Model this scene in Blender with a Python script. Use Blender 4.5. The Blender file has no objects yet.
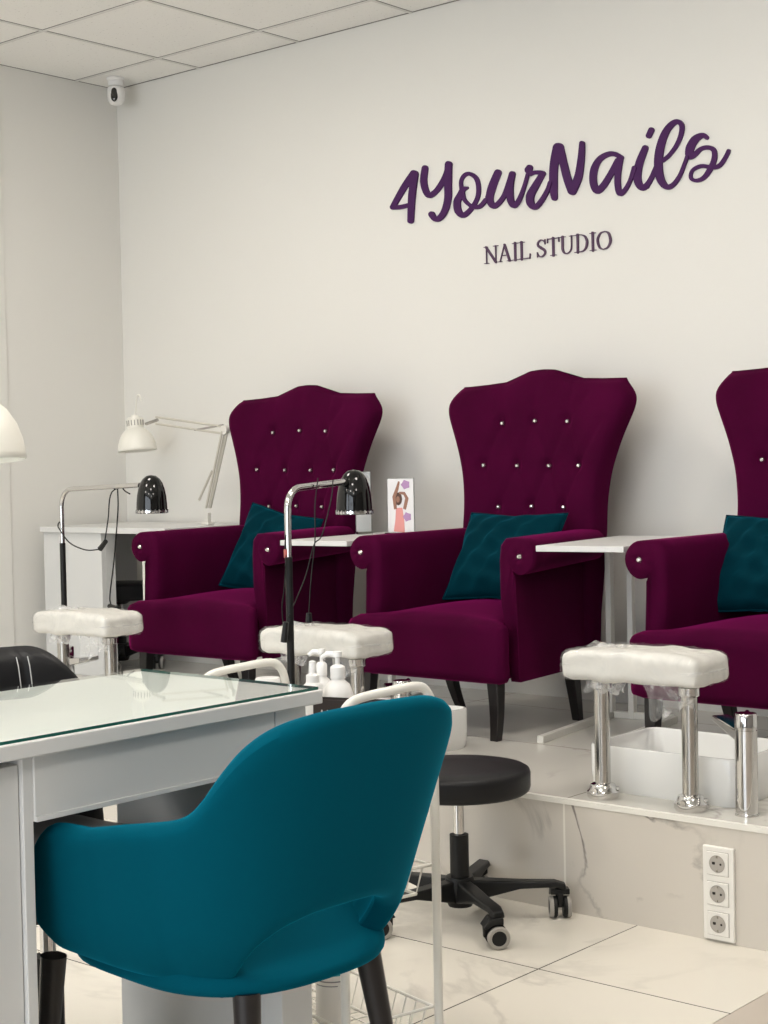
import bpy, bmesh, math, random
from mathutils import Vector, Matrix
random.seed(4)
S = bpy.context.scene
COL = S.collection
PI = math.pi

# ------------------------------------------------------------------ camera
F = 1586.4
YAW, PIT, ROL = 0.70863, -0.028937, -0.020313
CAM = Vector((0, -3.3292, 1.1414))
fw = Vector((-math.sin(YAW)*math.cos(PIT), math.cos(YAW)*math.cos(PIT), math.sin(PIT)))
r0 = Vector((math.cos(YAW), math.sin(YAW), 0)); u0 = r0.cross(fw)
cr, sr = math.cos(ROL), math.sin(ROL)
RT = cr*r0 + sr*u0; UP = -sr*r0 + cr*u0
cd = bpy.data.cameras.new('camera'); cam = bpy.data.objects.new('camera', cd); COL.objects.link(cam)
cam.matrix_world = Matrix(((RT.x, UP.x, -fw.x, CAM.x), (RT.y, UP.y, -fw.y, CAM.y), (RT.z, UP.z, -fw.z, CAM.z), (0, 0, 0, 1)))
cd.sensor_fit = 'VERTICAL'; cd.sensor_height = 24; cd.lens = F*24/1024; cd.clip_start = 0.05
S.camera = cam

def at(x, y, ax, val):
    """the point seen at (x, y) of the photograph on the plane axis = val"""
    d = (x-384)/F*RT + (512-y)/F*UP + fw
    return CAM + (val-CAM[ax])/d[ax]*d

# ------------------------------------------------------------------ light
w = bpy.data.worlds.new('world'); S.world = w; w.use_nodes = True
w.node_tree.nodes['Background'].inputs[0].default_value = (0.80, 0.88, 1.0, 1)
w.node_tree.nodes['Background'].inputs[1].default_value = 1.0
S.view_settings.view_transform = 'Standard'; S.view_settings.look = 'None'
S.view_settings.gamma = 1; S.view_settings.use_curve_mapping = False
S.view_settings.exposure = -0.04

def area(name, loc, rot, sx, sy, power, col):
    l = bpy.data.lights.new(name, 'AREA'); l.shape = 'RECTANGLE'; l.size = sx; l.size_y = sy
    l.energy = power; l.color = col
    o = bpy.data.objects.new(name, l); COL.objects.link(o); o.location = loc; o.rotation_euler = rot
    return o
# daylight through the shop window behind the camera
area('window_daylight', (-1.6, -6.15, 1.5), (PI/2, 0, 0), 5.2, 2.3, 150, (0.86, 0.93, 1.0))
LAMPS = [(-4.21, -2.08), (-1.81, -2.08), (0.59, -2.08), (-1.81, -4.48), (0.59, -4.48), (-4.21, -4.48), (-4.21, -0.28), (-1.81, -0.28)]  # left panel nearest the step is added to brighten the left wall
PANEL_W = 22

# ------------------------------------------------------------------ materials
def mat(name, col, rough=0.5, metal=0.0, sheen=0, coat=0, bump=None, vary=0, trans=0, emit=None, alpha=1, spec=0.5, ior=1.45, vscale=6):
    m = bpy.data.materials.new(name); m.use_nodes = True
    nt = m.node_tree; b = nt.nodes['Principled BSDF']
    b.inputs['Base Color'].default_value = (*col, 1); b.inputs['Roughness'].default_value = rough
    b.inputs['Metallic'].default_value = metal; b.inputs['Specular IOR Level'].default_value = spec
    b.inputs['IOR'].default_value = ior
    if sheen:
        b.inputs['Sheen Weight'].default_value = sheen; b.inputs['Sheen Roughness'].default_value = 0.35
        mxc = max(col); b.inputs['Sheen Tint'].default_value = (*[min(1, c/mxc*0.75) for c in col], 1)
    if coat: b.inputs['Coat Weight'].default_value = coat; b.inputs['Coat Roughness'].default_value = 0.05
    if trans: b.inputs['Transmission Weight'].default_value = trans
    if alpha < 1: b.inputs['Alpha'].default_value = alpha
    if emit: b.inputs['Emission Color'].default_value = (*emit[0], 1); b.inputs['Emission Strength'].default_value = emit[1]
    tc = nt.nodes.new('ShaderNodeTexCoord')
    if vary:
        n = nt.nodes.new('ShaderNodeTexNoise'); n.inputs['Scale'].default_value = vscale; n.inputs['Detail'].default_value = 4
        nt.links.new(tc.outputs['Object'], n.inputs['Vector'])
        mx = nt.nodes.new('ShaderNodeMix'); mx.data_type = 'RGBA'
        mx.inputs[6].default_value = (*[c*(1-vary) for c in col], 1); mx.inputs[7].default_value = (*[min(1, c*(1+vary)) for c in col], 1)
        nt.links.new(n.outputs['Fac'], mx.inputs[0]); nt.links.new(mx.outputs[2], b.inputs['Base Color'])
    if bump:
        n = nt.nodes.new('ShaderNodeTexNoise'); n.inputs['Scale'].default_value = bump[0]; n.inputs['Detail'].default_value = 3
        nt.links.new(tc.outputs['Object'], n.inputs['Vector'])
        bp = nt.nodes.new('ShaderNodeBump'); bp.inputs['Strength'].default_value = bump[1]; bp.inputs['Distance'].default_value = bump[2]
        nt.links.new(n.outputs['Fac'], bp.inputs['Height']); nt.links.new(bp.outputs['Normal'], b.inputs['Normal'])
    return m

M = {}
M['wall_dim'] = mat('darkened_unseen_wall', (0.30, 0.28, 0.26), 0.9)  # unseen walls, colour darkened so the chrome reflects something dark
M['wall'] = mat('wall_paint', (0.74, 0.725, 0.685), 0.9, bump=(180, 0.15, 0.002), spec=0.2)
M['ceil_frame'] = mat('ceiling_grid_metal', (0.70, 0.69, 0.66), 0.6)
M['plum'] = mat('plum_velvet', (0.050, 0.0014, 0.0205), 0.85, sheen=0.34, vary=0.35, bump=(60, 0.15, 0.002), spec=0.04)
M['teal_dark'] = mat('dark_teal_velvet', (0.0002, 0.024, 0.036), 0.8, sheen=0.22, vary=0.3, bump=(50, 0.15, 0.002), spec=0.04)
M['teal'] = mat('teal_velvet', (0.0, 0.066, 0.100), 0.85, sheen=0.45, vary=0.10, bump=(90, 0.08, 0.001), spec=0.04, vscale=3)
M['black'] = mat('black_plastic', (0.010, 0.010, 0.010), 0.42, spec=0.3)
M['black_gloss'] = mat('black_lacquer', (0.003, 0.003, 0.003), 0.07, spec=0.55)
M['black_leather'] = mat('black_leatherette', (0.010, 0.010, 0.011), 0.42, bump=(220, 0.12, 0.0006), spec=0.28)
M['charcoal'] = mat('charcoal_leatherette', (0.03, 0.032, 0.034), 0.6, vary=0.25, bump=(60, 0.3, 0.002))
M['black_wood'] = mat('black_painted_wood', (0.012, 0.010, 0.010), 0.35)
M['white_lam'] = mat('white_laminate', (0.66, 0.66, 0.645), 0.4, spec=0.4)
M['lamp_arm'] = mat('beige_lamp_enamel', (0.55, 0.52, 0.45), 0.4)
M['joint'] = mat('tile_joint_shadow', (0.22, 0.21, 0.19), 0.9)
M['white_metal'] = mat('white_powder_coat', (0.72, 0.705, 0.65), 0.35)
M['cream'] = mat('cream_lamp_enamel', (0.80, 0.78, 0.71), 0.35)
M['chrome'] = mat('chrome', (0.62, 0.61, 0.60), 0.08, metal=1)
M['steel'] = mat('brushed_steel', (0.48, 0.465, 0.44), 0.2, metal=1)
M['ceramic'] = mat('white_ceramic', (0.80, 0.80, 0.78), 0.15, coat=0.5)
M['vinyl'] = mat('white_vinyl', (0.64, 0.625, 0.58), 0.4, bump=(14, 0.25, 0.004))
M['crystal'] = mat('crystal', (0.85, 0.83, 0.80), 0.08, metal=0.85)
M['violet'] = mat('violet_acrylic', (0.060, 0.016, 0.082), 0.55, spec=0.15)
M['violet_dark'] = mat('dark_violet_acrylic', (0.075, 0.030, 0.075), 0.45)
M['white_plastic'] = mat('white_plastic', (0.80, 0.79, 0.77), 0.3)
M['pink_label'] = mat('pink_label', (0.72, 0.50, 0.50), 0.5)
M['teal_label'] = mat('teal_print', (0.04, 0.30, 0.33), 0.5)
M['grey_print'] = mat('grey_print', (0.25, 0.25, 0.27), 0.5)
M['clear'] = mat('clear_acrylic', (0.95, 0.97, 0.96), 0.03, trans=1.0, ior=1.3)
M['socket'] = mat('socket_plastic', (0.82, 0.80, 0.75), 0.35)
M['hole'] = mat('socket_hole', (0.03, 0.025, 0.02), 0.6)
M['socket_in'] = mat('socket_well', (0.42, 0.39, 0.35), 0.5)
M['skin_print'] = mat('printed_skin', (0.33, 0.17, 0.12), 0.5)
M['pink_print'] = mat('printed_pink_dress', (0.75, 0.32, 0.30), 0.5)
M['hair_print'] = mat('printed_brown_hair', (0.10, 0.05, 0.04), 0.5)
M['lilac_print'] = mat('printed_lilac', (0.45, 0.27, 0.48), 0.5)
M['paper'] = mat('printed_paper', (0.80, 0.79, 0.80), 0.5)
M['stitch'] = mat('white_thread', (0.55, 0.55, 0.53), 0.7)
M['trim'] = mat('tile_trim', (0.80, 0.78, 0.72), 0.3)
M['grey_rubber'] = mat('grey_rubber', (0.33, 0.31, 0.28), 0.5)
M['red'] = mat('red_plastic', (0.45, 0.12, 0.10), 0.5)
M['lens'] = mat('black_lens', (0.004, 0.003, 0.003), 0.1, coat=1)
M['panel'] = mat('led_panel', (0.9, 0.9, 0.9), 0.5, emit=((1.0, 0.94, 0.86), PANEL_W))
M['black_card'] = mat('black_cardboard', (0.03, 0.022, 0.02), 0.6)

def glass_mat():
    """clear float glass: Fresnel reflection over a faintly green clear body"""
    m = bpy.data.materials.new('table_glass'); m.use_nodes = True; nt = m.node_tree; nt.nodes.clear()
    o = nt.nodes.new('ShaderNodeOutputMaterial'); t = nt.nodes.new('ShaderNodeBsdfTransparent'); g_ = nt.nodes.new('ShaderNodeBsdfGlossy')
    t.inputs[0].default_value = (0.975, 0.995, 0.985, 1); g_.inputs['Roughness'].default_value = 0.02; g_.inputs['Color'].default_value = (1, 1, 1, 1)
    f0 = nt.nodes.new('ShaderNodeFresnel'); f0.inputs[0].default_value = 1.5; ge_ = nt.nodes.new('ShaderNodeNewGeometry'); iv = nt.nodes.new('ShaderNodeMath'); iv.operation = 'SUBTRACT'; iv.inputs[0].default_value = 1; nt.links.new(ge_.outputs['Backfacing'], iv.inputs[1]); f = nt.nodes.new('ShaderNodeMath'); f.operation = 'MULTIPLY'; nt.links.new(f0.outputs[0], f.inputs[0]); nt.links.new(iv.outputs[0], f.inputs[1]); x_ = nt.nodes.new('ShaderNodeMixShader')
    nt.links.new(f.outputs[0], x_.inputs[0]); nt.links.new(t.outputs[0], x_.inputs[1]); nt.links.new(g_.outputs[0], x_.inputs[2]); nt.links.new(x_.outputs[0], o.inputs[0])
    return m
M['glass'] = glass_mat()
M['glass_edge'] = mat('green_glass_edge', (0.02, 0.10, 0.08), 0.1)

def film_mat(lo=0.05, hi=0.30):
    m = bpy.data.materials.new('plastic_film'); m.use_nodes = True; nt = m.node_tree
    b = nt.nodes['Principled BSDF']; b.inputs['Base Color'].default_value = (0.88, 0.88, 0.87, 1)
    b.inputs['Roughness'].default_value = 0.12; b.inputs['Coat Weight'].default_value = 1; b.inputs['Coat Roughness'].default_value = 0.08
    tc = nt.nodes.new('ShaderNodeTexCoord')
    n = nt.nodes.new('ShaderNodeTexNoise'); n.inputs['Scale'].default_value = 16; n.inputs['Detail'].default_value = 3
    n.inputs['Distortion'].default_value = 1.2
    nt.links.new(tc.outputs['Object'], n.inputs['Vector'])
    cr_ = nt.nodes.new('ShaderNodeMapRange'); cr_.inputs[1].default_value = 0.45; cr_.inputs[2].default_value = 0.80
    cr_.inputs[3].default_value = lo; cr_.inputs[4].default_value = hi
    nt.links.new(n.outputs['Fac'], cr_.inputs[0]); nt.links.new(cr_.outputs[0], b.inputs['Alpha'])
    bp = nt.nodes.new('ShaderNodeBump'); bp.inputs['Strength'].default_value = 0.45; bp.inputs['Distance'].default_value = 0.006
    nt.links.new(n.outputs['Fac'], bp.inputs['Height']); nt.links.new(bp.outputs['Normal'], b.inputs['Normal'])
    return m
M['film'] = film_mat(); M['film_loose'] = film_mat(0.16, 0.75)

def marble(name, base, vein, scale, rough, strength, grid=None, seam=0.003, seamcol=(0.10, 0.09, 0.08), offs=(0, 0, 0), vw=0.014, g0=0.50, g1=0.68):
    """veined porcelain tile; grid = (axis, pitch, offset) joints across object coordinates"""
    m = bpy.data.materials.new(name); m.use_nodes = True; nt = m.node_tree; L = nt.links
    b = nt.nodes['Principled BSDF']; b.inputs['Roughness'].default_value = rough
    tc = nt.nodes.new('ShaderNodeTexCoord'); mp = nt.nodes.new('ShaderNodeMapping'); mp.inputs['Location'].default_value = offs
    L.new(tc.outputs['Object'], mp.inputs['Vector'])
    def ridge(sc, dist, width):
        n = nt.nodes.new('ShaderNodeTexNoise'); n.inputs['Scale'].default_value = sc; n.inputs['Detail'].default_value = 7
        n.inputs['Roughness'].default_value = 0.55; n.inputs['Distortion'].default_value = dist
        L.new(mp.outputs[0], n.inputs['Vector'])
        a = nt.nodes.new('ShaderNodeMath'); a.operation = 'SUBTRACT'; a.inputs[1].default_value = 0.5; L.new(n.outputs['Fac'], a.inputs[0])
        c = nt.nodes.new('ShaderNodeMath'); c.operation = 'ABSOLUTE'; L.new(a.outputs[0], c.inputs[0])
        r = nt.nodes.new('ShaderNodeMapRange'); r.inputs[1].default_value = 0; r.inputs[2].default_value = width
        r.inputs[3].default_value = 1; r.inputs[4].default_value = 0; L.new(c.outputs[0], r.inputs[0])
        return r
    r1 = ridge(scale, 0.6, vw)
    n2 = nt.nodes.new('ShaderNodeTexNoise'); n2.inputs['Scale'].default_value = scale*1.1; n2.inputs['Detail'].default_value = 2
    L.new(mp.outputs[0], n2.inputs['Vector'])
    g = nt.nodes.new('ShaderNodeMapRange'); g.inputs[1].default_value = g0; g.inputs[2].default_value = g1; L.new(n2.outputs['Fac'], g.inputs[0])
    mu = nt.nodes.new('ShaderNodeMath'); mu.operation = 'MULTIPLY'; L.new(r1.outputs[0], mu.inputs[0]); L.new(g.outputs[0], mu.inputs[1])
    mu2 = nt.nodes.new('ShaderNodeMath'); mu2.operation = 'MULTIPLY'; mu2.inputs[1].default_value = strength; L.new(mu.outputs[0], mu2.inputs[0])
    mx = nt.nodes.new('ShaderNodeMix'); mx.data_type = 'RGBA'; mx.inputs[6].default_value = (*base, 1); mx.inputs[7].default_value = (*vein, 1)
    L.new(mu2.outputs[0], mx.inputs[0])
    out = mx.outputs[2]
    if grid:
        sx = nt.nodes.new('ShaderNodeSeparateXYZ'); L.new(tc.outputs['Object'], sx.inputs[0])
        tot = None
        for (ax, pitch, off) in grid:
            a = nt.nodes.new('ShaderNodeMath'); a.operation = 'SUBTRACT'; a.inputs[1].default_value = off-pitch*50; L.new(sx.outputs[ax], a.inputs[0])
            d = nt.nodes.new('ShaderNodeMath'); d.operation = 'PINGPONG'; d.inputs[1].default_value = pitch/2; L.new(a.outputs[0], d.inputs[0])
            l = nt.nodes.new('ShaderNodeMath'); l.operation = 'LESS_THAN'; l.inputs[1].default_value = seam/2; L.new(d.outputs[0], l.inputs[0])
            if tot is None: tot = l
            else:
                q = nt.nodes.new('ShaderNodeMath'); q.operation = 'MAXIMUM'; L.new(tot.outputs[0], q.inputs[0]); L.new(l.outputs[0], q.inputs[1]); tot = q
        m2 = nt.nodes.new('ShaderNodeMix'); m2.data_type = 'RGBA'; m2.inputs[7].default_value = (*seamcol, 1)
        L.new(tot.outputs[0], m2.inputs[0]); L.new(out, m2.inputs[6]); out = m2.outputs[2]
    L.new(out, b.inputs['Base Color'])
    return m
M['floor'] = marble('marble_floor_tile', (0.74, 0.70, 0.62), (0.42, 0.39, 0.35), 1.5, 0.16, 0.7, vw=0.028, g0=0.46, g1=0.66, grid=[(0, 1.2, -2.061), (1, 0.6, -0.422)], seam=0.004)
M['floor2'] = marble('beige_stone_tile', (0.50, 0.44, 0.38), (0.34, 0.29, 0.25), 4, 0.3, 0.7)
M['step'] = marble('marble_step_tile', (0.62, 0.58, 0.52), (0.16, 0.14, 0.13), 2.3, 0.22, 0.9, vw=0.022, g0=0.44, g1=0.60, grid=[(0, 1.2, -2.272)], seam=0.006, seamcol=(0.80, 0.77, 0.7), offs=(4.3, 0, 1.7))
M['plat'] = marble('marble_platform_tile', (0.62, 0.60, 0.55), (0.3, 0.27, 0.25), 1.8, 0.2, 0.7, grid=[(0, 1.2, -2.272), (1, 0.6, 0.615)], seam=0.004, seamcol=(0.25, 0.23, 0.2))

def ceiling_mat():
    m = bpy.data.materials.new('mineral_ceiling_tile'); m.use_nodes = True; nt = m.node_tree; L = nt.links
    b = nt.nodes['Principled BSDF']; b.inputs['Roughness'].default_value = 0.95
    tc = nt.nodes.new('ShaderNodeTexCoord'); sx = nt.nodes.new('ShaderNodeSeparateXYZ'); L.new(tc.outputs['Object'], sx.inputs[0])
    n = nt.nodes.new('ShaderNodeTexNoise'); n.inputs['Scale'].default_value = 90; n.inputs['Detail'].default_value = 2; L.new(tc.outputs['Object'], n.inputs['Vector'])
    c = nt.nodes.new('ShaderNodeValToRGB'); c.color_ramp.elements[0].position = 0.27; c.color_ramp.elements[0].color = (0.66, 0.65, 0.62, 1)
    c.color_ramp.elements[1].position = 0.36; c.color_ramp.elements[1].color = (0.86, 0.85, 0.82, 1); L.new(n.outputs['Fac'], c.inputs[0])
    L.new(c.outputs[0], b.inputs['Base Color'])
    bp = nt.nodes.new('ShaderNodeBump'); bp.inputs['Strength'].default_value = 0.25; bp.inputs['Distance'].default_value = 0.003
    L.new(n.outputs['Fac'], bp.inputs['Height']); L.new(bp.outputs[0], b.inputs['Normal'])
    return m
M['ceiling'] = ceiling_mat()

# ------------------------------------------------------------------ mesh kit
class MB:
    def __init__(s): s.v = []; s.f = []
    def add(s, vs, fs, T=None):
        o = len(s.v); s.v += [tuple(T @ Vector(p)) if T else tuple(p) for p in vs]; s.f += [tuple(i+o for i in f) for f in fs]; return s
    def box(s, x0, x1, y0, y1, z0, z1, T=None):
        vs = [(x, y, z) for x in (x0, x1) for y in (y0, y1) for z in (z0, z1)]
        return s.add(vs, [(0, 1, 3, 2), (4, 6, 7, 5), (0, 4, 5, 1), (2, 3, 7, 6), (0, 2, 6, 4), (1, 5, 7, 3)], T)
    def tube(s, pts, r, n=10, T=None, cap=True, smooth=0):
        pts = [Vector(p) for p in pts]
        rs = r if isinstance(r, (list, tuple)) else [r]*len(pts)
        if smooth: pts, rs = catmull(pts, rs, smooth)
        vs = []; fs = []; up = None
        for i, p in enumerate(pts):
            d = (pts[min(i+1, len(pts)-1)]-pts[max(i-1, 0)]).normalized()
            if up is None: up = d.orthogonal().normalized()
            else:
                up = up - d*up.dot(d)
                up = up.normalized() if up.length > 1e-6 else d.orthogonal().normalized()
            q = d.cross(up)
            for k in range(n):
                a = 2*PI*k/n; vs.append(p+rs[i]*(math.cos(a)*up+math.sin(a)*q))
        for i in range(len(pts)-1):
            for k in range(n): fs.append((i*n+k, i*n+(k+1) % n, (i+1)*n+(k+1) % n, (i+1)*n+k))
        if cap: fs.append(tuple(range(n-1, -1, -1))); fs.append(tuple((len(pts)-1)*n+k for k in range(n)))
        return s.add(vs, fs, T)
    def lathe(s, prof, n=32, T=None, c=(0, 0, 0)):
        vs = []; fs = []
        for (r, z) in prof:
            for k in range(n): a = 2*PI*k/n; vs.append((c[0]+r*math.cos(a), c[1]+r*math.sin(a), c[2]+z))
        for i in range(len(prof)-1):
            for k in range(n): fs.append((i*n+k, i*n+(k+1) % n, (i+1)*n+(k+1) % n, (i+1)*n+k))
        if prof[0][0] > 1e-5: fs.append(tuple(range(n-1, -1, -1)))
        if prof[-1][0] > 1e-5: fs.append(tuple((len(prof)-1)*n+k for k in range(n)))
        return s.add(vs, fs, T)
    def prism(s, poly, a0, a1, axis=1, T=None):
        """poly in the two other axes, extruded along axis"""
        def P(p, a):
            return {0: (a, p[0], p[1]), 1: (p[0], a, p[1]), 2: (p[0], p[1], a)}[axis]
        n = len(poly); vs = [P(p, a0) for p in poly]+[P(p, a1) for p in poly]
        fs = [tuple(range(n)), tuple(range(2*n-1, n-1, -1))]+[(i, i+n, (i+1) % n+n, (i+1) % n) for i in range(n)]
        return s.add(vs, fs, T)
    def grid(s, fn, nu, nv, T=None, closeu=False):
        vs = [fn(i/(nu-1 if not closeu else nu), j/(nv-1)) for j in range(nv) for i in range(nu)]; fs = []
        for j in range(nv-1):
            for i in range(nu if closeu else nu-1):
                k = (i+1) % nu; fs.append((j*nu+i, j*nu+k, (j+1)*nu+k, (j+1)*nu+i))
        return s.add(vs, fs, T)
    def soft(s, c, h, r, n=10, fn=None, T=None):
        """rounded box with an even grid, half sizes h, edge radius r; fn displaces points"""
        bm = bmesh.new(); bmesh.ops.create_cube(bm, size=2)
        bmesh.ops.subdivide_edges(bm, edges=bm.edges[:], cuts=n, use_grid_fill=True)
        vs = []
        for v in bm.verts:
            # concentrate samples in the rounded rim
            q = []
            for i in range(3):
                t = v.co[i]; ri = min(r, h[i])
                k = abs(t); inner = 1-ri/h[i]
                q.append(math.copysign(k*h[i], t))
            p = Vector(q)
            inn = Vector([max(-(h[i]-min(r, h[i])), min(h[i]-min(r, h[i]), p[i])) for i in range(3)])
            d = p-inn
            if d.length > 1e-9:
                rr = Vector([min(r, h[i]) for i in range(3)])
                dn = Vector([d[i]/max(rr[i], 1e-6) for i in range(3)])
                dn.normalize(); p = inn+Vector([dn[i]*rr[i] for i in range(3)])
            if fn: p = Vector(fn(p))
            vs.append(p+Vector(c))
        fs = [tuple(v.index for v in f.verts) for f in bm.faces]; bm.free()
        return s.add(vs, fs, T)
    def build(s, name, m, parent=None, smooth=True, bevel=0, sub=0, seg=3, ang=40):
        me = bpy.data.meshes.new(name); me.from_pydata([tuple(v) for v in s.v], [], s.f)
        bm = bmesh.new(); bm.from_mesh(me); bmesh.ops.recalc_face_normals(bm, faces=bm.faces[:]); bm.to_mesh(me); bm.free()
        me.materials.append(M[m] if isinstance(m, str) else m)
        if smooth:
            me.polygons.foreach_set('use_smooth', [True]*len(me.polygons)); me.set_sharp_from_angle(angle=math.radians(ang))
        o = bpy.data.objects.new(name, me); COL.objects.link(o)
        if parent: o.parent = parent
        if bevel:
            b = o.modifiers.new('bevel', 'BEVEL'); b.width = bevel; b.segments = seg; b.limit_method = 'ANGLE'; b.angle_limit = math.radians(35)
            b.harden_normals = False
        if sub:
            b = o.modifiers.new('sub', 'SUBSURF'); b.levels = sub; b.render_levels = sub
        return o

def catmull(pts, rs, k):
    P = []; R = []
    n = len(pts)
    for i in range(n-1):
        a, b, c, d = pts[max(i-1, 0)], pts[i], pts[i+1], pts[min(i+2, n-1)]
        for j in range(k):
            t = j/k
            P.append(0.5*((2*b)+(c-a)*t+(2*a-5*b+4*c-d)*t*t+(3*b-a-3*c+d)*t**3)); R.append(rs[i]+(rs[i+1]-rs[i])*t)
    P.append(pts[-1]); R.append(rs[-1]); return P, R

def interp(x, tab):
    if x <= tab[0][0]: return tab[0][1]
    for (a, b), (c, d) in zip(tab, tab[1:]):
        if x <= c:
            t = (x-a)/(c-a); t = t*t*(3-2*t); return b+(d-b)*t
    return tab[-1][1]

def tag(o, label, cat=None, group=None, kind=None):
    if label: o['label'] = label
    if cat: o['category'] = cat
    if group: o['group'] = group
    if kind: o['kind'] = kind
    return o
def empty(name, loc, rz=0, label=None, cat=None, group=None):
    o = bpy.data.objects.new(name, None); COL.objects.link(o); o.location = loc; o.rotation_euler = (0, 0, rz); o.empty_display_size = 0.1
    return tag(o, label, cat, group)
def kids(o): return [c for c in bpy.data.objects if c.parent == o]
def copy_tree(o, parent=None, **kw):
    ch = kids(o); c = o.copy(); COL.objects.link(c); c.parent = parent
    for k in ch: copy_tree(k, c)
    return c
def dup(o, loc, rz, label):
    c = copy_tree(o); c.location = loc; c.rotation_euler = (0, 0, rz); c['label'] = label; return c
def struct(o): o['kind'] = 'structure'; return o

# ------------------------------------------------------------------ the room
XL, XR, YB, YF, H, ZP = -5.66, 3.0, 1.454, -6.0, 2.889, 0.287
struct(MB().box(XL, -1.581, YF, 0.0, -0.1, 0).build('floor', 'floor', smooth=False))
struct(MB().box(-1.579, XR, YF, 0.0, -0.1, 0).build('floor', 'floor2', smooth=False))
struct(MB().box(XL-0.1, XR+0.1, YF-0.1, YB+0.1, H, H+0.08).build('ceiling', 'ceiling', smooth=False))
struct(MB().box(XL, XR, YB, YB+0.1, -0.1, H).build('wall_back', 'wall', smooth=False))
struct(MB().box(XL-0.1, XL, YF-0.1, YB+0.1, -0.1, H).build('wall_left', 'wall', smooth=False))
struct(MB().box(XR, XR+0.1, YF-0.1, YB+0.1, -0.1, H).build('wall_right', 'wall_dim', smooth=False))
wf = MB(); wf.box(XL, -4.3, YF-0.1, YF, -0.1, H); wf.box(1.1, XR, YF-0.1, YF, -0.1, H); wf.box(-4.3, 1.1, YF-0.1, YF, -0.1, 0.3); wf.box(-4.3, 1.1, YF-0.1, YF, 2.7, H)
struct(wf.build('wall_front', 'wall_dim', smooth=False))
wfr = MB()
for x in (-4.3, -2.52, -0.74, 1.04): wfr.box(x, x+0.06, YF-0.08, YF-0.02, 0.3, 2.7)
wfr.box(-4.3, 1.1, YF-0.08, YF-0.02, 0.3, 0.36); wfr.box(-4.3, 1.1, YF-0.08, YF-0.02, 2.64, 2.7)
struct(wfr.build('window_1', 'white_lam', smooth=False))
# pedicure platform: body, tiled front, metal edge profile
struct(MB().box(XL, XR, 0.012, YB, -0.05, ZP).build('floor', 'plat', smooth=False))
struct(MB().box(XL, XR, 0.0, 0.0118, -0.05, ZP-0.012).build('trim_1', 'step', smooth=False))
struct(MB().box(XL, XR, -0.004, 0.0118, ZP-0.0118, ZP+0.0015).build('trim_2', 'trim', smooth=False))
# casing on the left wall, at the picture's edge
struct(MB().box(XL, XL+0.006, 0.50, 0.805, ZP, 2.75).build('trim_3', 'wall', bevel=0.002))
# ceiling grid: thin metal tees under the tiles
g = MB()
k = 0
x = -5.11
while x < XR: g.box(x-0.007, x+0.007, YF, YB, H-0.003, H+0.001); x += 0.6
y = 1.22
while y > YF: g.box(XL, XR, y-0.007, y+0.007, H-0.0035, H+0.0008); y -= 0.6
struct(g.build('trim_4', 'ceil_frame', smooth=False))
# dark joints beside the tees where the tiles sit askew
g = MB()
x = -5.11
while x < XR: g.box(x+0.007, x+0.0105, YF, YB, H-0.0012, H+0.001); x += 0.6
y = 1.22
while y > YF: g.box(XL, XR, y-0.0105, y-0.007, H-0.0011, H+0.001); y -= 0.6
g.box(XL, XR, YB-0.006, YB-0.0005, H-0.002, H+0.001); g.box(XL+0.0005, XL+0.004, YF, YB-0.01, H-0.002, H+0.001)
struct(g.build('trim_5', 'joint', smooth=False))

lamp0 = None
for (x, y) in LAMPS:
    if lamp0 is None:
        lamp0 = empty('ceiling_light', (x, y, H-0.004), 0, None, 'ceiling light', 'square light panels in the ceiling')
        f_ = MB()
        for s in (-1, 1): f_.box(s*0.29-0.008, s*0.29+0.008, -0.298, 0.298, -0.010, 0); f_.box(-0.282, 0.282, s*0.29-0.008, s*0.29+0.008, -0.010, 0)
        f_.build('frame', 'white_metal', lamp0, smooth=False)
        MB().box(-0.28, 0.28, -0.28, 0.28, -0.006, 0).build('diffuser', 'panel', lamp0, smooth=False)
        o = lamp0
    else: o = copy_tree(lamp0); o.location = (x, y, H-0.004)
    o['label'] = 'square white light panel set in the tiled ceiling, outside the picture'

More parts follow.
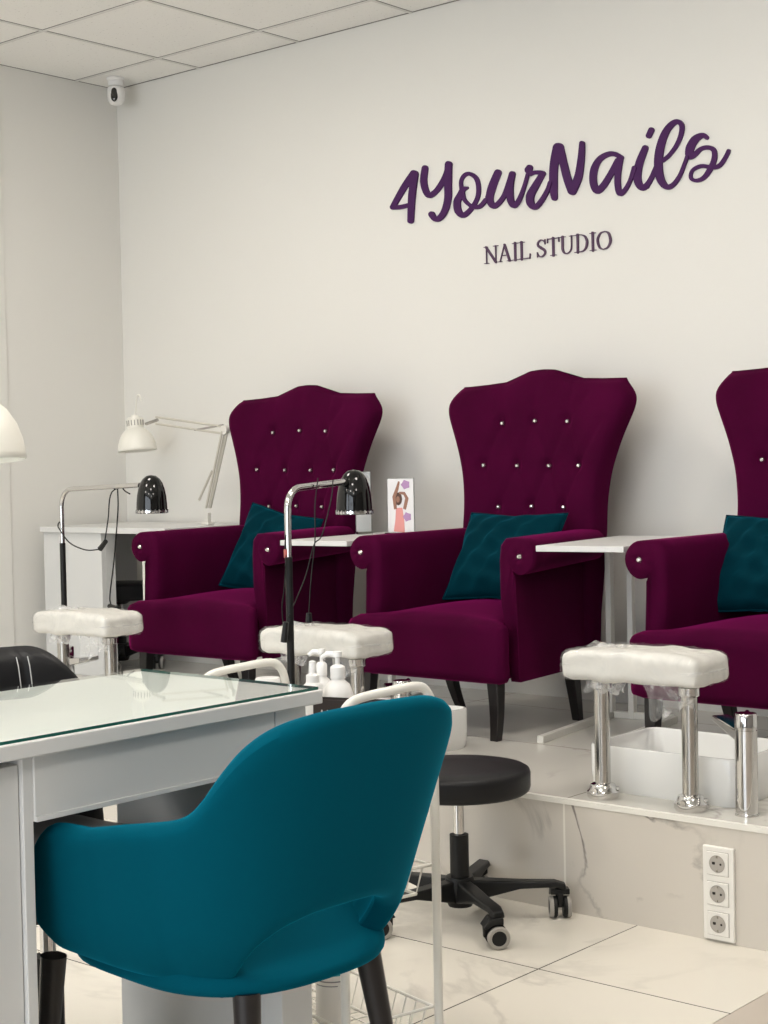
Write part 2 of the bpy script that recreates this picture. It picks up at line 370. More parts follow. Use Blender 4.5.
# ------------------------------------------------------------------ throne chairs
def wing_chair():
    t = empty('wingback_armchair', (0, 0, 0), 0, None, 'armchair', 'plum velvet pedicure armchairs')
    # seat block with a crowned top, nose in front of the arms
    def seatfn(p):
        x, y, z = p
        if z > 0: z += 0.035*max(0, 1-(x/0.30)**2)*max(0, 1-((y+0.0)/0.36)**2)
        if y < -0.30 and z > -0.02: y -= 0.006*math.sin(x*38)*(z+0.02)/0.1
        if y > -0.26+0: # narrower between the arms
            k = min(1, (y+0.26)/0.03); x *= 1-0.20*k-0.22*max(0, (y+0.23))
        return (x, y, z)
    MB().soft((0, -0.0, 0.272), (0.318, 0.310, 0.096), 0.030, 16, lambda p: seatfn(p)).build('seat', 'plum', t, ang=80)
    # arms
    def arm(side):
        nst = 12; ys = [-0.205+0.49*i/(nst-1) for i in range(nst)]
        m = MB(); rings = []
        for i, y in enumerate(ys):
            k = i/(nst-1); cx = 0.325-0.060*k; taper = 1-0.35*k
            R = 0.056*(1-0.10*k); zc = 0.568+0.012*k
            pr = [(-0.050, 0.178), (-0.062, 0.30), (-0.084, 0.42), (-0.086, 0.55), (-0.080, 0.60), (-0.060, zc+R*0.98), (-0.030, zc+R*1.02)]
            for a in range(90, -136, -15): pr.append((R*math.cos(math.radians(a)), zc+R*math.sin(math.radians(a))))
            pr += [(-0.026, 0.505), (-0.024, 0.45), (-0.018, 0.34), (-0.014, 0.178)]
            rings.append([((cx+px)*side, y, pz) for (px, pz) in pr])
        n = len(rings[0])
        # front cap eases inwards
        def shrink(ring, f, dy):
            c = Vector((0, 0, 0))
            for p in ring: c += Vector(p)
            c /= n; out = []
            for p in ring:
                q = Vector(p); d = (q-c); out.append((c.x+d.x*f, q.y+dy, c.z+d.z*(1-(1-f)*0.35)))
            return out
        allr = [shrink(rings[0], 0.72, -0.012), shrink(rings[0], 0.90, -0.009)]+rings
        vs = [p for r_ in allr for p in r_]; fs = []
        for j in range(len(allr)-1):
            for i in range(n): fs.append((j*n+i, j*n+(i+1) % n, (j+1)*n+(i+1) % n, (j+1)*n+i))
        fs.append(tuple(range(n))); fs.append(tuple((len(allr)-1)*n+i for i in range(n)))
        m.add(vs, fs)
        # gathered rosette on the scroll
        cx = 0.325*side
        def ros(u, v):
            a = 2*PI*u; r = 0.050*v; d = 0.010*(1-v*v)*(1+0.25*math.cos(8*a)*v) - 0.012*math.exp(-(v/0.25)**2)
            return (cx+r*math.cos(a), -0.217-d, 0.568+r*math.sin(a))
        m.grid(ros, 32, 8, closeu=True)
        a = m.build('armrest', 'plum', t, ang=60)
        MB().lathe([(0.0001, 0.006), (0.005, 0.005), (0.0085, 0.0), (0.006, -0.004), (0.0001, -0.005)], 10, Matrix.Translation((cx, -0.222, 0.568)) @ Matrix.Rotation(PI/2, 4, 'X')).build('crystal_button', 'crystal', a)
    arm(1); arm(-1)
    # tufted back
    BT = [(-0.137, 0.996), (0, 1.000), (0.137, 0.994), (-0.200, 0.850), (-0.067, 0.846), (0.067, 0.844), (0.200, 0.843), (-0.137, 0.703), (0, 0.705), (0.137, 0.702)]
    BH = [(-0.2, 0.56), (-0.067, 0.56), (0.067, 0.56), (0.2, 0.56)]
    HWK = [(0.176, 0.27), (0.60, 0.290), (0.72, 0.288), (0.82, 0.300), (0.92, 0.332), (1.03, 0.381), (1.062, 0.387), (1.085, 0.379), (1.13, 0.342), (1.20, 0.330)]
    def lin(z, tab):
        if z <= tab[0][0]: return tab[0][1]
        for (a, b), (c, d) in zip(tab, tab[1:]):
            if z <= c: return b+(d-b)*(z-a)/(c-a)
        return tab[-1][1]
    HW = None
    def hwf(z):
        w_ = 0.035 if z < 0.98 else 0.012
        return sum(lin(z+w_*k_/3, HWK) for k_ in range(-3, 4))/7
    def ztop(u):
        a = abs(u)*0.34
        return interp(a, [(0, 1.180), (0.04, 1.178), (0.15, 1.143), (0.20, 1.138), (0.325, 1.134)])
    def yf(z): return 0.262+0.075*max(0, (z-0.35))/0.8 + 0.03*max(0, z-0.95)
    segs = []
    R3 = BT+BH
    for i, a in enumerate(R3):
        for b in R3[i+1:]:
            if abs(abs(a[1]-b[1])-0.148) < 0.02 and abs(a[0]-b[0]) < 0.09: segs.append((a, b))
    segs += [((x, 0.997), (x*1.1, 1.16)) for x in (-0.137, 0, 0.137)]
    segs += [((-0.2, 0.85), (-0.29, 0.99)), ((0.2, 0.85), (0.29, 0.99)), ((-0.137, 0.996), (-0.22, 1.09)), ((0.137, 0.996), (0.22, 1.09))]
    def tuft(x, z):
        d = 0.0
        for (bx, bz) in R3:
            r2 = (x-bx)**2+(z-bz)**2; d += 0.020*math.exp(-r2/0.020**2)
        c = 0.0
        for (a, b) in segs:
            ax, az = a; bx, bz = b; L2 = (bx-ax)**2+(bz-az)**2
            t_ = max(0, min(1, ((x-ax)*(bx-ax)+(z-az)*(bz-az))/L2)); dd = math.hypot(x-ax-t_*(bx-ax), z-az-t_*(bz-az))
            c = max(c, 0.007*math.exp(-(dd/0.012)**2))
        return d+c
    NU, NV = 58, 76; rings = []
    for j in range(NV):
        v = j/(NV-1); ring = []
        for i in range(NU):
            u = -1+2*i/(NU-1); u = math.copysign(1-(1-abs(u))**1.25, u)
            z = 0.176+v*(ztop(u)-0.176); x = u*hwf(z)
            e = max(0, 1-abs(u)**7)**0.5; et = max(0, 1-v**26)**0.5; k = e*et
            y = yf(z)+0.045*(1-k)-(0.072-0.004*interp(z, [(0.6, 0), (1.0, 1)]))*abs(u)**3*k + tuft(x, z)*k
            ring.append((x, y, z))
        for i in range(NU-1, -1, -7):
            u = -1+2*i/(NU-1); rf = interp(v, [(0.55, 0.82), (0.85, 0.965)]); z = 0.176+v*(ztop(u*rf)-0.176); x = u*hwf(z)*rf
            e = max(0, 1-abs(u)**10)**0.5; et = max(0, 1-v**40)**0.5
            ring.append((x, yf(z)+0.045+0.070*e*et, z))
        rings.append(ring)
    n = len(rings[0]); vs = [p for r_ in rings for p in r_]; fs = []
    for j in range(NV-1):
        for i in range(n): fs.append((j*n+i, j*n+(i+1) % n, (j+1)*n+(i+1) % n, (j+1)*n+i))
    fs.append(tuple(range(n))); fs.append(tuple((NV-1)*n+i for i in range(n)))
    back = MB().add(vs, fs).build('backrest', 'plum', t, ang=70)
    for (bx, bz) in BT:
        MB().lathe([(0.0001, 0.007), (0.005, 0.0055), (0.0078, 0.0), (0.005, -0.004), (0.0001, -0.005)], 8, Matrix.Translation((bx, yf(bz)-0.070*abs(bx/hwf(bz))**3+0.013, bz)) @ Matrix.Rotation(PI/2, 4, 'X')).build('crystal_button', 'crystal', back, smooth=False)
    for sx in (-1, 1):
        for (y0, y1, w0, w1) in ((-0.262, -0.266, 0.021, 0.014), (0.155, 0.205, 0.021, 0.014)):
            vs = []; nst = 6
            for i in range(nst):
                k = i/(nst-1); z = 0.182*(1-k); hw = w0+(w1-w0)*k; cx = sx*(0.257-(0.012*k if y0 > 0 else 0)+0.004*math.sin(PI*k)); cy = y0+(y1-y0)*k**1.4
                vs += [(cx-hw, cy-hw, z), (cx+hw, cy-hw, z), (cx+hw, cy+hw, z), (cx-hw, cy+hw, z)]
            fs = [(j*4+i, j*4+(i+1) % 4, (j+1)*4+(i+1) % 4, (j+1)*4+i) for j in range(nst-1) for i in range(4)]+[(0, 1, 2, 3), (23, 22, 21, 20)]
            MB().add(vs, fs).build('leg', 'black_wood', t, bevel=0.003, ang=30)
    return t
ch = wing_chair()
ch.location = (-3.175, 0.85, ZP); ch['label'] = 'plum velvet winged armchair, middle of three on platform, under the wall lettering'
dup(ch, (-4.284, 0.85, ZP), math.radians(2.5), 'plum velvet winged armchair farthest left, nearest the white lamp desk')
dup(ch, (-2.100, 0.85, ZP), 0, 'plum velvet winged armchair cut off by the right edge of the photo')

# ------------------------------------------------------------------ throw pillows
def pillow(TL, TR, BL, th, label, seed):
    TL, TR, BL = Vector(TL), Vector(TR), Vector(BL)
    ex = (TR-TL); wd = ex.length; ex.normalize(); ez = (TL-BL); ez = ez-ex*ez.dot(ex); hh = ez.length; ez.normalize(); ey = ez.cross(ex)
    ctr = (TR+BL)/2
    rnd = random.Random(seed); ph = [rnd.uniform(0, 6.28) for _ in range(8)]
    def f(sgn):
        def g_(a, b):
            u, v = 2*a-1, 2*b-1
            px = u*(1-0.09*(1-abs(v))**1.0*abs(u)**3); pz = v*(1-0.10*(1-abs(u))*abs(v)**3)
            k = ((1-abs(u)**2.6)*(1-abs(v)**2.6)); k = max(0, k)**0.62
            wr = 0.010*math.sin(9*u+4*v+ph[0])*math.exp(-((v-0.3)/0.25)**2)+0.011*math.sin(15*v+3*u+ph[1])*(1-abs(u))*0.6+0.007*math.sin(13*u-7*v+ph[2])
            return (px*wd/2, sgn*(th/2*k+wr*k)+0.0, pz*hh/2)
        return g_
    m = MB(); m.grid(f(1), 34, 34); m.grid(f(-1), 34, 34)
    o = m.build('throw_pillow', 'teal_dark', ang=80)
    bm = bmesh.new(); bm.from_mesh(o.data); bmesh.ops.remove_doubles(bm, verts=bm.verts, dist=0.0008); bmesh.ops.recalc_face_normals(bm, faces=bm.faces[:]); bm.to_mesh(o.data); bm.free()
    seam = MB(); pts = []
    for (a, b) in ((-1, -1), (1, -1), (1, 1), (-1, 1), (-1, -1)):
        if pts:
            la, lb = last
            for i in range(1, 9):
                t = i/8; u = la+(a-la)*t; v = lb+(b-lb)*t
                pts.append((u*(1-0.09*(1-abs(v))*abs(u)**3)*wd/2, 0, v*(1-0.10*(1-abs(u))*abs(v)**3)*hh/2))
        else: pts.append((a*wd/2, 0, b*hh/2))
        last = (a, b)
    seam.tube(pts, 0.0035, 6).build('piping', 'teal_dark', o)
    o.matrix_world = Matrix(((ex.x, ey.x, ez.x, ctr.x), (ex.y, ey.y, ez.y, ctr.y), (ex.z, ey.z, ez.z, ctr.z), (0, 0, 0, 1)))
    return tag(o, label, 'cushion', 'dark teal throw pillows on the armchairs')
pillow((-3.360, 1.06, 0.972), (-2.960, 1.06, 0.972), (-3.360, 0.890, 0.685), 0.14, 'dark teal velvet pillow leaning in the middle plum armchair', 1)
pillow((-4.505, 1.045, 1.022), (-4.15, 1.065, 0.958), (-4.40, 0.91, 0.680), 0.13, 'dark teal velvet pillow tilted to one side in the leftmost plum armchair', 2)
pillow((-2.385, 1.055, 0.968), (-2.00, 1.05, 0.968), (-2.36, 0.89, 0.685), 0.14, 'creased dark teal pillow in the plum armchair at the right edge', 3)

# ------------------------------------------------------------------ slim side tables
def side_table():
    t = empty('side_table', (0, 0, 0), 0, None, 'table', 'white side tables between the armchairs')
    MB().box(0, 0.285, 0, 0.64, 0.587, 0.605).build('table_top', 'white_lam', t, bevel=0.002)
    for x in (-0.022, 0.054):
        MB().box(x, x+0.020, 0.56, 0.59, 0.0, 0.587).build('post', 'white_metal', t, bevel=0.002)
    for x in (-0.022, 0.205):
        MB().box(x, x+0.022, 0.03, 0.56, 0.0, 0.022).build('foot', 'white_metal', t, bevel=0.002)
    MB().box(0.0, 0.205, 0.565, 0.587, 0.0, 0.022).build('crossbar', 'white_metal', t, bevel=0.002)
    return t
st = side_table(); st.location = (-2.768, 0.60, ZP); st.rotation_euler = (0, 0, math.radians(9))
st['label'] = 'white side table between the middle and right plum armchairs'
dup(st, (-3.845, 0.60, ZP), math.radians(6), 'white side table holding the small picture stand, left of the middle armchair')

# acrylic sign holders on the table
p0 = at(388, 530, 1, 1.13); p1 = at(414, 529, 1, 1.13)
hd = empty('picture_stand', ((p0.x+p1.x)/2, 1.13, ZP+0.605), 0, 'small clear stand with a print of a woman raising both arms', 'picture')
W2 = (p1.x-p0.x)/2; HH = 0.205
MB().box(-W2, W2, 0.004, 0.006, 0.0, HH).build('acrylic_panel', 'clear', hd, smooth=False)
MB().box(-W2, W2, -0.02, 0.06, -0.0, 0.003).build('acrylic_foot', 'clear', hd, smooth=False)
pp = MB().box(-W2+0.001, W2-0.001, 0.001, 0.0035, 0.004, HH-0.003).build('print', 'paper', hd, smooth=False)
def flat(pts, y, name, m, par): return MB().prism(pts, y, y+0.0006, 1).build(name, m, par, smooth=False)
def band(pts, ws):
    L, R_ = [], []
    for i, p in enumerate(pts):
        a = Vector(pts[max(i-1, 0)]); b = Vector(pts[min(i+1, len(pts)-1)]); d = (b-a).normalized(); n = Vector((-d.y, d.x))
        L.append(tuple(Vector(p)+n*ws[i])); R_.append(tuple(Vector(p)-n*ws[i]))
    return L+R_[::-1]
s_ = W2*2/0.13
def q(pts): return [((x-0.065)*s_, z) for (x, z) in pts]
flat(band(q([(0.056, 0.006), (0.060, 0.05), (0.058, 0.095)]), [0.026, 0.021, 0.015]), 0.0002, 'printed_dress', 'pink_print', pp)
flat(band(q([(0.040, 0.09), (0.034, 0.135), (0.050, 0.165), (0.060, 0.192)]), [0.007, 0.008, 0.007, 0.004]), -0.0006, 'printed_arm', 'skin_print', pp)
flat(band(q([(0.085, 0.09), (0.098, 0.13), (0.085, 0.148), (0.060, 0.150)]), [0.007, 0.008, 0.006, 0.004]), -0.0006, 'printed_arm', 'skin_print', pp)
flat(q([(0.050+0.019*math.cos(a*PI/6)+0.005, 0.128+0.024*math.sin(a*PI/6)) for a in range(12)]), -0.0005, 'printed_hair', 'hair_print', pp)
flat(q([(0.054+0.009*math.cos(a*PI/6), 0.126+0.012*math.sin(a*PI/6)) for a in range(12)]), -0.0012, 'printed_face', 'skin_print', pp)
flat(q([(0.092+0.018*math.cos(a*PI/5)*(1+0.3*(a % 2)), 0.180+0.014*math.sin(a*PI/5)*(1+0.3*(a % 2))) for a in range(10)]), -0.0004, 'printed_flower', 'lilac_print', pp)
flat(q([(0.098+0.017*math.cos(a*PI/5)*(1+0.3*(a % 2)), 0.062+0.014*math.sin(a*PI/5)*(1+0.3*(a % 2))) for a in range(10)]), -0.0004, 'printed_flower', 'lilac_print', pp)

p0 = at(364, 528, 1, 1.05)
eh = empty('sign_stand', (p0.x, 1.05, ZP+0.605), math.radians(-38), 'clear acrylic leaflet stand seen edge-on behind the black lamp shade', 'sign stand')
MB().box(-0.002, 0.002, -0.03, 0.03, 0.003, 0.235).build('acrylic_panel', 'clear', eh, smooth=False)
MB().box(-0.018, 0.018, -0.03, 0.03, 0, 0.003).build('acrylic_foot', 'clear', eh, smooth=False)
MB().box(-0.0035, -0.0022, -0.028, 0.028, 0.01, 0.23).build('leaflet', 'paper', eh, smooth=False)

# ------------------------------------------------------------------ pedicure stations
def noise2(x, y, s): return math.sin(x*s+1.3*y*s)*math.sin(y*s*1.7-0.6*x*s+1.1)
def footrest():
    t = empty('footrest', (0, 0, 0), 0, None, 'footrest', 'wrapped footrests on chrome posts')
    def fn(p):
        x, y, z = p; k = noise2(x, y, 31)+0.6*noise2(y+z, x, 57)
        return (x*(1+0.006*k), y+0.003*k, z+0.0035*k-0.010*(x/0.19)**2*(1 if z > 0 else 0.2)+(0.004 if z > 0 else 0))
    cu = MB().soft((-0.010, 0.015, 0.345), (0.194, 0.088, 0.038), 0.020, 14, fn).build('cushion', 'vinyl', t, ang=80)
    def fn2(p):
        x, y, z = p; k = noise2(x+0.2, y, 60)+0.7*noise2(y, x+z, 95)+0.5*noise2(z+x, y, 140)
        return (x*1.018+0.0012*k, y*1.05+0.0015*k, z*1.10+0.0018*k-0.010*(x/0.19)**2*(1 if z > 0 else 0.2)+0.004)
    MB().soft((-0.010, 0.015, 0.345), (0.194, 0.088, 0.038), 0.020, 22, fn2).build('plastic_wrap', 'film', cu, ang=80)
    # loose film hanging under the front right corner and gathered on top
    def hang(u, v):
        x = 0.035+0.125*u+0.03*v*(1-u); z = 0.312-v*(0.088*(1-u*0.45)+0.006*math.sin(u*22)); y = -0.070+0.010*math.sin(u*17+v*5)+0.03*v*u
        return (x, y, z)
    MB().grid(hang, 24, 10).build('plastic_flap', 'film_loose', cu, ang=80)
    def hang2(u, v):
        x = -0.15+0.12*u; z = 0.308-v*(0.030+0.008*math.sin(u*19)); y = -0.04+0.010*math.sin(u*21+v*4)
        return (x, y, z)
    MB().grid(hang2, 20, 6).build('plastic_flap', 'film_loose', cu, ang=80)
    def tuftf(u, v):
        return (-0.16+0.12*u, 0.055*(v-0.3)+0.01*math.sin(u*20), 0.383+0.010*math.sin(v*PI)*(1+0.6*math.sin(u*27))-0.006*u)
    MB().grid(tuftf, 22, 8).build('plastic_flap', 'film_loose', cu, ang=80)
    for x in (-0.126, 0.126):
        p = MB().lathe([(0.020, 0.0), (0.020, 0.30)], 28, c=(x, 0, 0)).build('post', 'steel', t)
        fl = MB().lathe([(0.038, 0.0), (0.041, 0.006), (0.041, 0.018), (0.036, 0.022), (0.031, 0.036), (0.0205, 0.040)], 28, c=(x, 0, 0))
        for k in range(3):
            a = k*2.1+0.5; fl.tube([(x+0.03*math.cos(a), 0.03*math.sin(a), 0.022), (x+0.040*math.cos(a), 0.040*math.sin(a), 0.022)], 0.008, 8)
        fl.build('flange', 'chrome', p)
        MB().lathe([(0.0205, 0.278), (0.026, 0.282), (0.026, 0.300), (0.0205, 0.304)], 24, c=(x, 0, 0)).build('collar', 'chrome', p)
    return t
fr = footrest(); fr.location = (-2.074, 0.072, ZP); fr['label'] = 'white footrest wrapped in clear film on two steel posts, nearest on the right'
dup(fr, (-3.160, 0.078, ZP), 0, 'film-wrapped white footrest behind the white pump bottles, middle of the three')
dup(fr, (-4.265, 0.082, ZP), 0, 'film-wrapped white footrest farthest left, in front of the white lamp desk')

def rrect(x0, x1, y0, y1, r, n=6):
    out = []
    for (cx, cy, a0) in ((x1-r, y1-r, 0), (x0+r, y1-r, 90), (x0+r, y0+r, 180), (x1-r, y0+r, 270)):
        for i in range(n+1): a = math.radians(a0+90*i/n); out.append((cx+r*math.cos(a), cy+r*math.sin(a)))
    return out
def basin():
    m = MB(); rings = []
    for (ins, z, r) in ((0.008, 0.0, 0.034), (0.003, 0.012, 0.038), (0.0, 0.05, 0.038), (0.0, 0.116, 0.038), (0.0025, 0.120, 0.036), (0.008, 0.120, 0.032), (0.011, 0.113, 0.032), (0.018, 0.05, 0.04), (0.035, 0.022, 0.035), (0.08, 0.016, 0.03)):
        rings.append([(x, y, z) for (x, y) in rrect(-0.220+ins, 0.216-ins, -0.165+ins, 0.165-ins, r, 8)])
    n = len(rings[0]); vs = [p for r_ in rings for p in r_]
    fs = [(j*n+i, j*n+(i+1) % n, (j+1)*n+(i+1) % n, (j+1)*n+i) for j in range(len(rings)-1) for i in range(n)]
    fs.append(tuple(range(n))); fs.append(tuple((len(rings)-1)*n+i for i in range(n)))
    m.add(vs, fs); return m
b0 = empty('foot_basin', (-2.074, 0.302, ZP), 0, 'white rectangular foot basin behind the nearest footrest posts', 'basin', 'white foot basins')
basin().build('bowl', 'ceramic', b0, ang=50)
MB().lathe([(0.022, 0.0), (0.020, 0.003), (0.0001, 0.004)], 20, c=(0.05, 0.02, 0.016)).build('drain', 'chrome', b0)
dup(b0, (-3.135, 0.302, ZP), 0, 'white foot basin whose corner shows between teal chair and black stool')
dup(b0, (-4.235, 0.350, ZP), 0, 'white foot basin behind the farthest left footrest, hidden by the desk')

def faucet():
    t = empty('faucet', (0, 0, 0), 0, None, 'faucet', 'chrome faucets at the foot basins')
    MB().lathe([(0.029, 0), (0.029, 0.004), (0.027, 0.006), (0.027, 0.205), (0.0255, 0.206), (0.0255, 0.208), (0.027, 0.209), (0.027, 0.243), (0.025, 0.246), (0.0001, 0.246)], 32).build('body', 'chrome', t)
    sp = MB(); d = Vector((-0.11, 0.085, 0)).normalized(); nrm = Vector((-d.y, d.x, 0))
    def P(a, b, c): return tuple(d*a+nrm*b+Vector((0, 0, c)))
    vs = [P(0.015, -0.022, 0.178), P(0.015, 0.022, 0.178), P(0.015, 0.022, 0.205), P(0.015, -0.022, 0.205), P(0.15, -0.022, 0.206), P(0.15, 0.022, 0.206), P(0.15, 0.022, 0.220), P(0.15, -0.022, 0.220)]
    sp.add(vs, [(0, 1, 2, 3), (7, 6, 5, 4), (0, 4, 5, 1), (1, 5, 6, 2), (2, 6, 7, 3), (3, 7, 4, 0)]).build('spout', 'chrome', t, bevel=0.003)
    lv = MB(); lv.tube([(0, 0, 0.232), (-0.02, 0.045, 0.236), (-0.03, 0.065, 0.237)], [0.008, 0.006, 0.006], 10); lv.build('lever', 'chrome', t)
    return t
fc = faucet(); fc.location = (-1.812, 0.100, ZP); fc['label'] = 'tall chrome faucet at the right edge beside the nearest basin'
dup(fc, (-2.890, 0.105, ZP), 0, 'chrome faucet whose top just shows above the teal chair back')
f3 = dup(fc, (-4.36, 0.165, ZP-0.01), math.radians(-142), 'chrome faucet spout showing under the farthest left footrest')
pf = at(66.5, 660, 1, 0.15); f3.location = (pf.x, 0.15, ZP)

# ------------------------------------------------------------------ black reading lamps on poles
def pole_lamp(name, base, bend_z, sh, split_z, rad, label, cords):
    t = empty(name, base, 0, label, 'floor lamp', 'black dome lamps on bent poles')
    B = Vector(base); sh = Vector(sh)-B
    MB().lathe([(0.115, 0), (0.118, 0.004), (0.115, 0.014), (0.02, 0.020), (0.014, 0.03), (0.0001, 0.03)], 36).build('base', 'black', t)
    zt = bend_z-B.z; zs = split_z-B.z
    MB().tube([(0, 0, 0.02), (0, 0, zs)], 0.0105, 14).build('pole', 'black', t)
    d = Vector((sh.x, sh.y, 0)); Ld = d.length; d.normalize()
    pts = [(0, 0, zs-0.02), (0, 0, zt-0.07)]
    for i in range(1, 9):
        a = PI/2*i/8; pts.append(tuple(d*0.06*(1-math.cos(a))+Vector((0, 0, zt-0.07+0.06*math.sin(a)))))
    pts.append(tuple(d*(Ld-0.055)+Vector((0, 0, zt+0.002))))
    MB().tube(pts, 0.0095 if rad > 0.052 else 0.0085, 14).build('bent_arm', 'chrome', t)
    e = d*(Ld-0.06)+Vector((0, 0, zt))
    MB().tube([e, e+d*0.025+Vector((0, 0, 0.002))], 0.010, 12).build('joint', 'black', t)
    z0 = sh.z; R_ = rad; Hh = rad*2.45
    prof = [(R_*0.30, Hh*0.985), (R_*0.12, Hh), (0.0001, Hh)]
    outer = [(R_*1.0, 0.0), (R_*1.0, Hh*0.10), (R_*0.985, Hh*0.25), (R_*0.94, Hh*0.45), (R_*0.86, Hh*0.62), (R_*0.73, Hh*0.78), (R_*0.55, Hh*0.90), (R_*0.32, Hh*0.975), (0.0001, Hh)]
    inner = [(r*0.95, z*0.97) for (r, z) in outer][::-1]
    s = MB().lathe(inner+[(R_*0.97, -0.001)]+outer, 40, c=(sh.x, sh.y, z0)).build('lamp_shade', 'black_gloss', t, ang=60)
    rg = MB().lathe([(R_*1.02, 0.001), (R_*1.03, 0.005), (R_*1.02, 0.009), (R_*0.99, 0.009), (R_*0.99, 0.001), (R_*1.02, 0.001)], 40, c=(sh.x, sh.y, z0))
    for k in range(24):
        a = 2*PI*k/24; rg.box(-0.002, 0.002, -0.0015, 0.0015, 0.0, 0.012, Matrix.Translation((sh.x+R_*1.02*math.cos(a), sh.y+R_*1.02*math.sin(a), z0)) @ Matrix.Rotation(a+PI/2, 4, 'Z'))
    rg.build('rim', 'chrome', s)
    MB().lathe([(0.0001, 0.0), (0.018, 0.0), (0.018, 0.06), (0.0001, 0.06)], 16, c=(sh.x, sh.y, z0+Hh*0.35)).build('socket', 'white_plastic', s)
    # neck between arm and shade
    MB().tube([e+d*0.02, tuple(Vector((sh.x, sh.y, z0+Hh*0.72))-d*R_*0.55)], 0.009, 10).build('neck', 'chrome', t)
    for (pp_, thick, plug) in cords:
        pl = [Vector(p)-B for p in pp_]
        c = MB().tube(pl, thick, 7, smooth=6).build('cord', 'black', t)
        for (pa, pb) in plug:
            MB().tube([Vector(pa)-B, Vector(pb)-B], [0.008, 0.010], 8).build('plug', 'black', c)
    return t

YA = 0.22
A0 = at(64, 600, 1, YA); Y = lambda x, y, dy=0: tuple(at(x, y, 1, YA+dy))
shp = at(152, 513, 1, YA-0.02)
cA = [([Y(131, 486, .01), Y(112, 492, -.015), Y(108, 520, -.02), Y(104, 545, -.03), Y(101, 550, -.03)], 0.0024, [(Y(106, 541, -.03), Y(100, 549, -.03))]),
      ([Y(101, 549, -.03), Y(86, 550, -.03), Y(70, 543, -.025), Y(60, 530, -.02), Y(58, 525, -.015), Y(61, 520, 0)], 0.0024, []),
      ([Y(130, 494, -.01), Y(125, 491, -.01), Y(118, 485, -.01), Y(118, 510, -.01), Y(114, 560, -.01), Y(110, 595, -.01), Y(111, 608, 0), Y(111, 640, .06), Y(111, 680, .10)], 0.0024, [(Y(109, 606, -.01), Y(119, 609, -.01))])]
pole_lamp('floor_lamp', (A0.x, YA, ZP), at(100, 486, 1, YA).z, (shp.x, YA-0.02, shp.z), at(64, 543, 1, YA).z, 0.052, 'black dome lamp on bent pole beside the farthest left footrest', cA)

YBp = -0.13
B0 = at(290, 620, 1, YBp); sb = at(354.5, 514, 1, 0.20)
Zb = lambda x, y, yy: tuple(at(x, y, 1, yy))
cB = [([Zb(333, 480, .05), Zb(331, 500, .04), Zb(322, 535, .0), Zb(314, 545, -.02), Zb(306, 575, -.05), Zb(296, 600, -.10), Zb(288, 618, -.15)], 0.0018, [(Zb(286, 622, -.16), Zb(284, 642, -.16))]),
      ([Zb(318, 478, .0), Zb(315, 505, -.02), Zb(315, 540, -.02), Zb(311, 580, -.02), Zb(309, 612, -.02), Zb(309, 623, -0.0)], 0.0018, [(Zb(309, 613, -.02), Zb(309, 622, -.02))]),
      ([Zb(285, 640, -.15), Zb(282, 610, -.15), Zb(284, 590, -.15), Zb(286, 560, -.145), Zb(285, 545, -.14), Zb(286, 535, -.14)], 0.0018, [])]
lb = pole_lamp('floor_lamp', (B0.x, YBp, 0), at(312, 484, 1, YBp+0.05).z, (sb.x, 0.20, sb.z), at(290, 557, 1, YBp).z, 0.054, 'black dome lamp on bent chrome pole in front of the middle footrest', cB)
pz = at(289, 552, 1, YBp)
MB().tube([(0.0, -0.012, pz.z-0.015), (0, -0.012, pz.z+0.008)], 0.005, 8).build('clip', 'red', lb)

# ------------------------------------------------------------------ architect lamps
def arch_shade(par, c, R_, tilt, d, matn, hook=True):
    """open dome shade, rim centre c, tilt about horizontal axis"""
    T = Matrix.Translation(c) @ Matrix.Rotation(tilt, 4, d)
    out = [(R_, 0), (R_*0.99, R_*0.12), (R_*0.95, R_*0.38), (R_*0.86, R_*0.66), (R_*0.70, R_*0.92), (R_*0.50, R_*1.10), (R_*0.42, R_*1.16), (R_*0.42, R_*1.66), (R_*0.36, R_*1.72), (R_*0.20, R_*1.74), (R_*0.18, R_*1.84), (R_*0.0001, R_*1.85)]
    inn = [(r*0.96, z*0.96) for (r, z) in out[:6]][::-1]
    s = MB().lathe([(0.0001, R_*1.06)]+inn+[(R_*0.98, -0.002)]+out, 40, T).build('lamp_shade', matn, par, ang=50)
    v = MB()
    for k in range(16):
        a = 2*PI*k/16; v.box(-0.0022, 0.0022, -0.001, 0.001, R_*1.28, R_*1.56, T @ Matrix.Rotation(a, 4, 'Z') @ Matrix.Translation((0, R_*0.43, 0)))
    v.build('vent_slots', 'grey_rubber', s, smooth=False)
    if hook:
        v = MB().tube([T @ Vector((0, 0, R_*1.8)), T @ Vector((R_*0.14, 0, R_*2.2)), T @ Vector((R_*0.30, 0, R_*2.75)), T @ Vector((R_*0.50, 0, R_*2.80)), T @ Vector((R_*0.60, 0, R_*2.5))], 0.0035, 8, smooth=5)
        v.build('cord', matn, s)
    return s, T
dk = 1.20
W = lambda x, y, dy=0: at(x, y, 1, dk+dy)
b_ = W(208, 525)
la = empty('desk_lamp', (b_.x, dk, 0.912), 0, 'white architect lamp clamped on the far white desk by the corner', 'desk lamp')
def rel(p, o): return Vector(p)-o.location
cl = MB().box(-0.022, 0.022, -0.018, 0.018, 0, 0.012); cl.box(-0.010, 0.010, -0.010, 0.010, 0.012, 0.050); cl.build('clamp', 'white_metal', la, bevel=0.002)
e1 = rel(W(209, 508), la); e2 = rel(W(225, 430), la); e3 = rel(W(156, 420), la)
for dy in (-0.009, 0.009):
    MB().tube([e1+Vector((-0.008, dy, 0)), e2+Vector((-0.008, dy, -0.005))], 0.005, 8).build('lower_arm', 'lamp_arm', la)
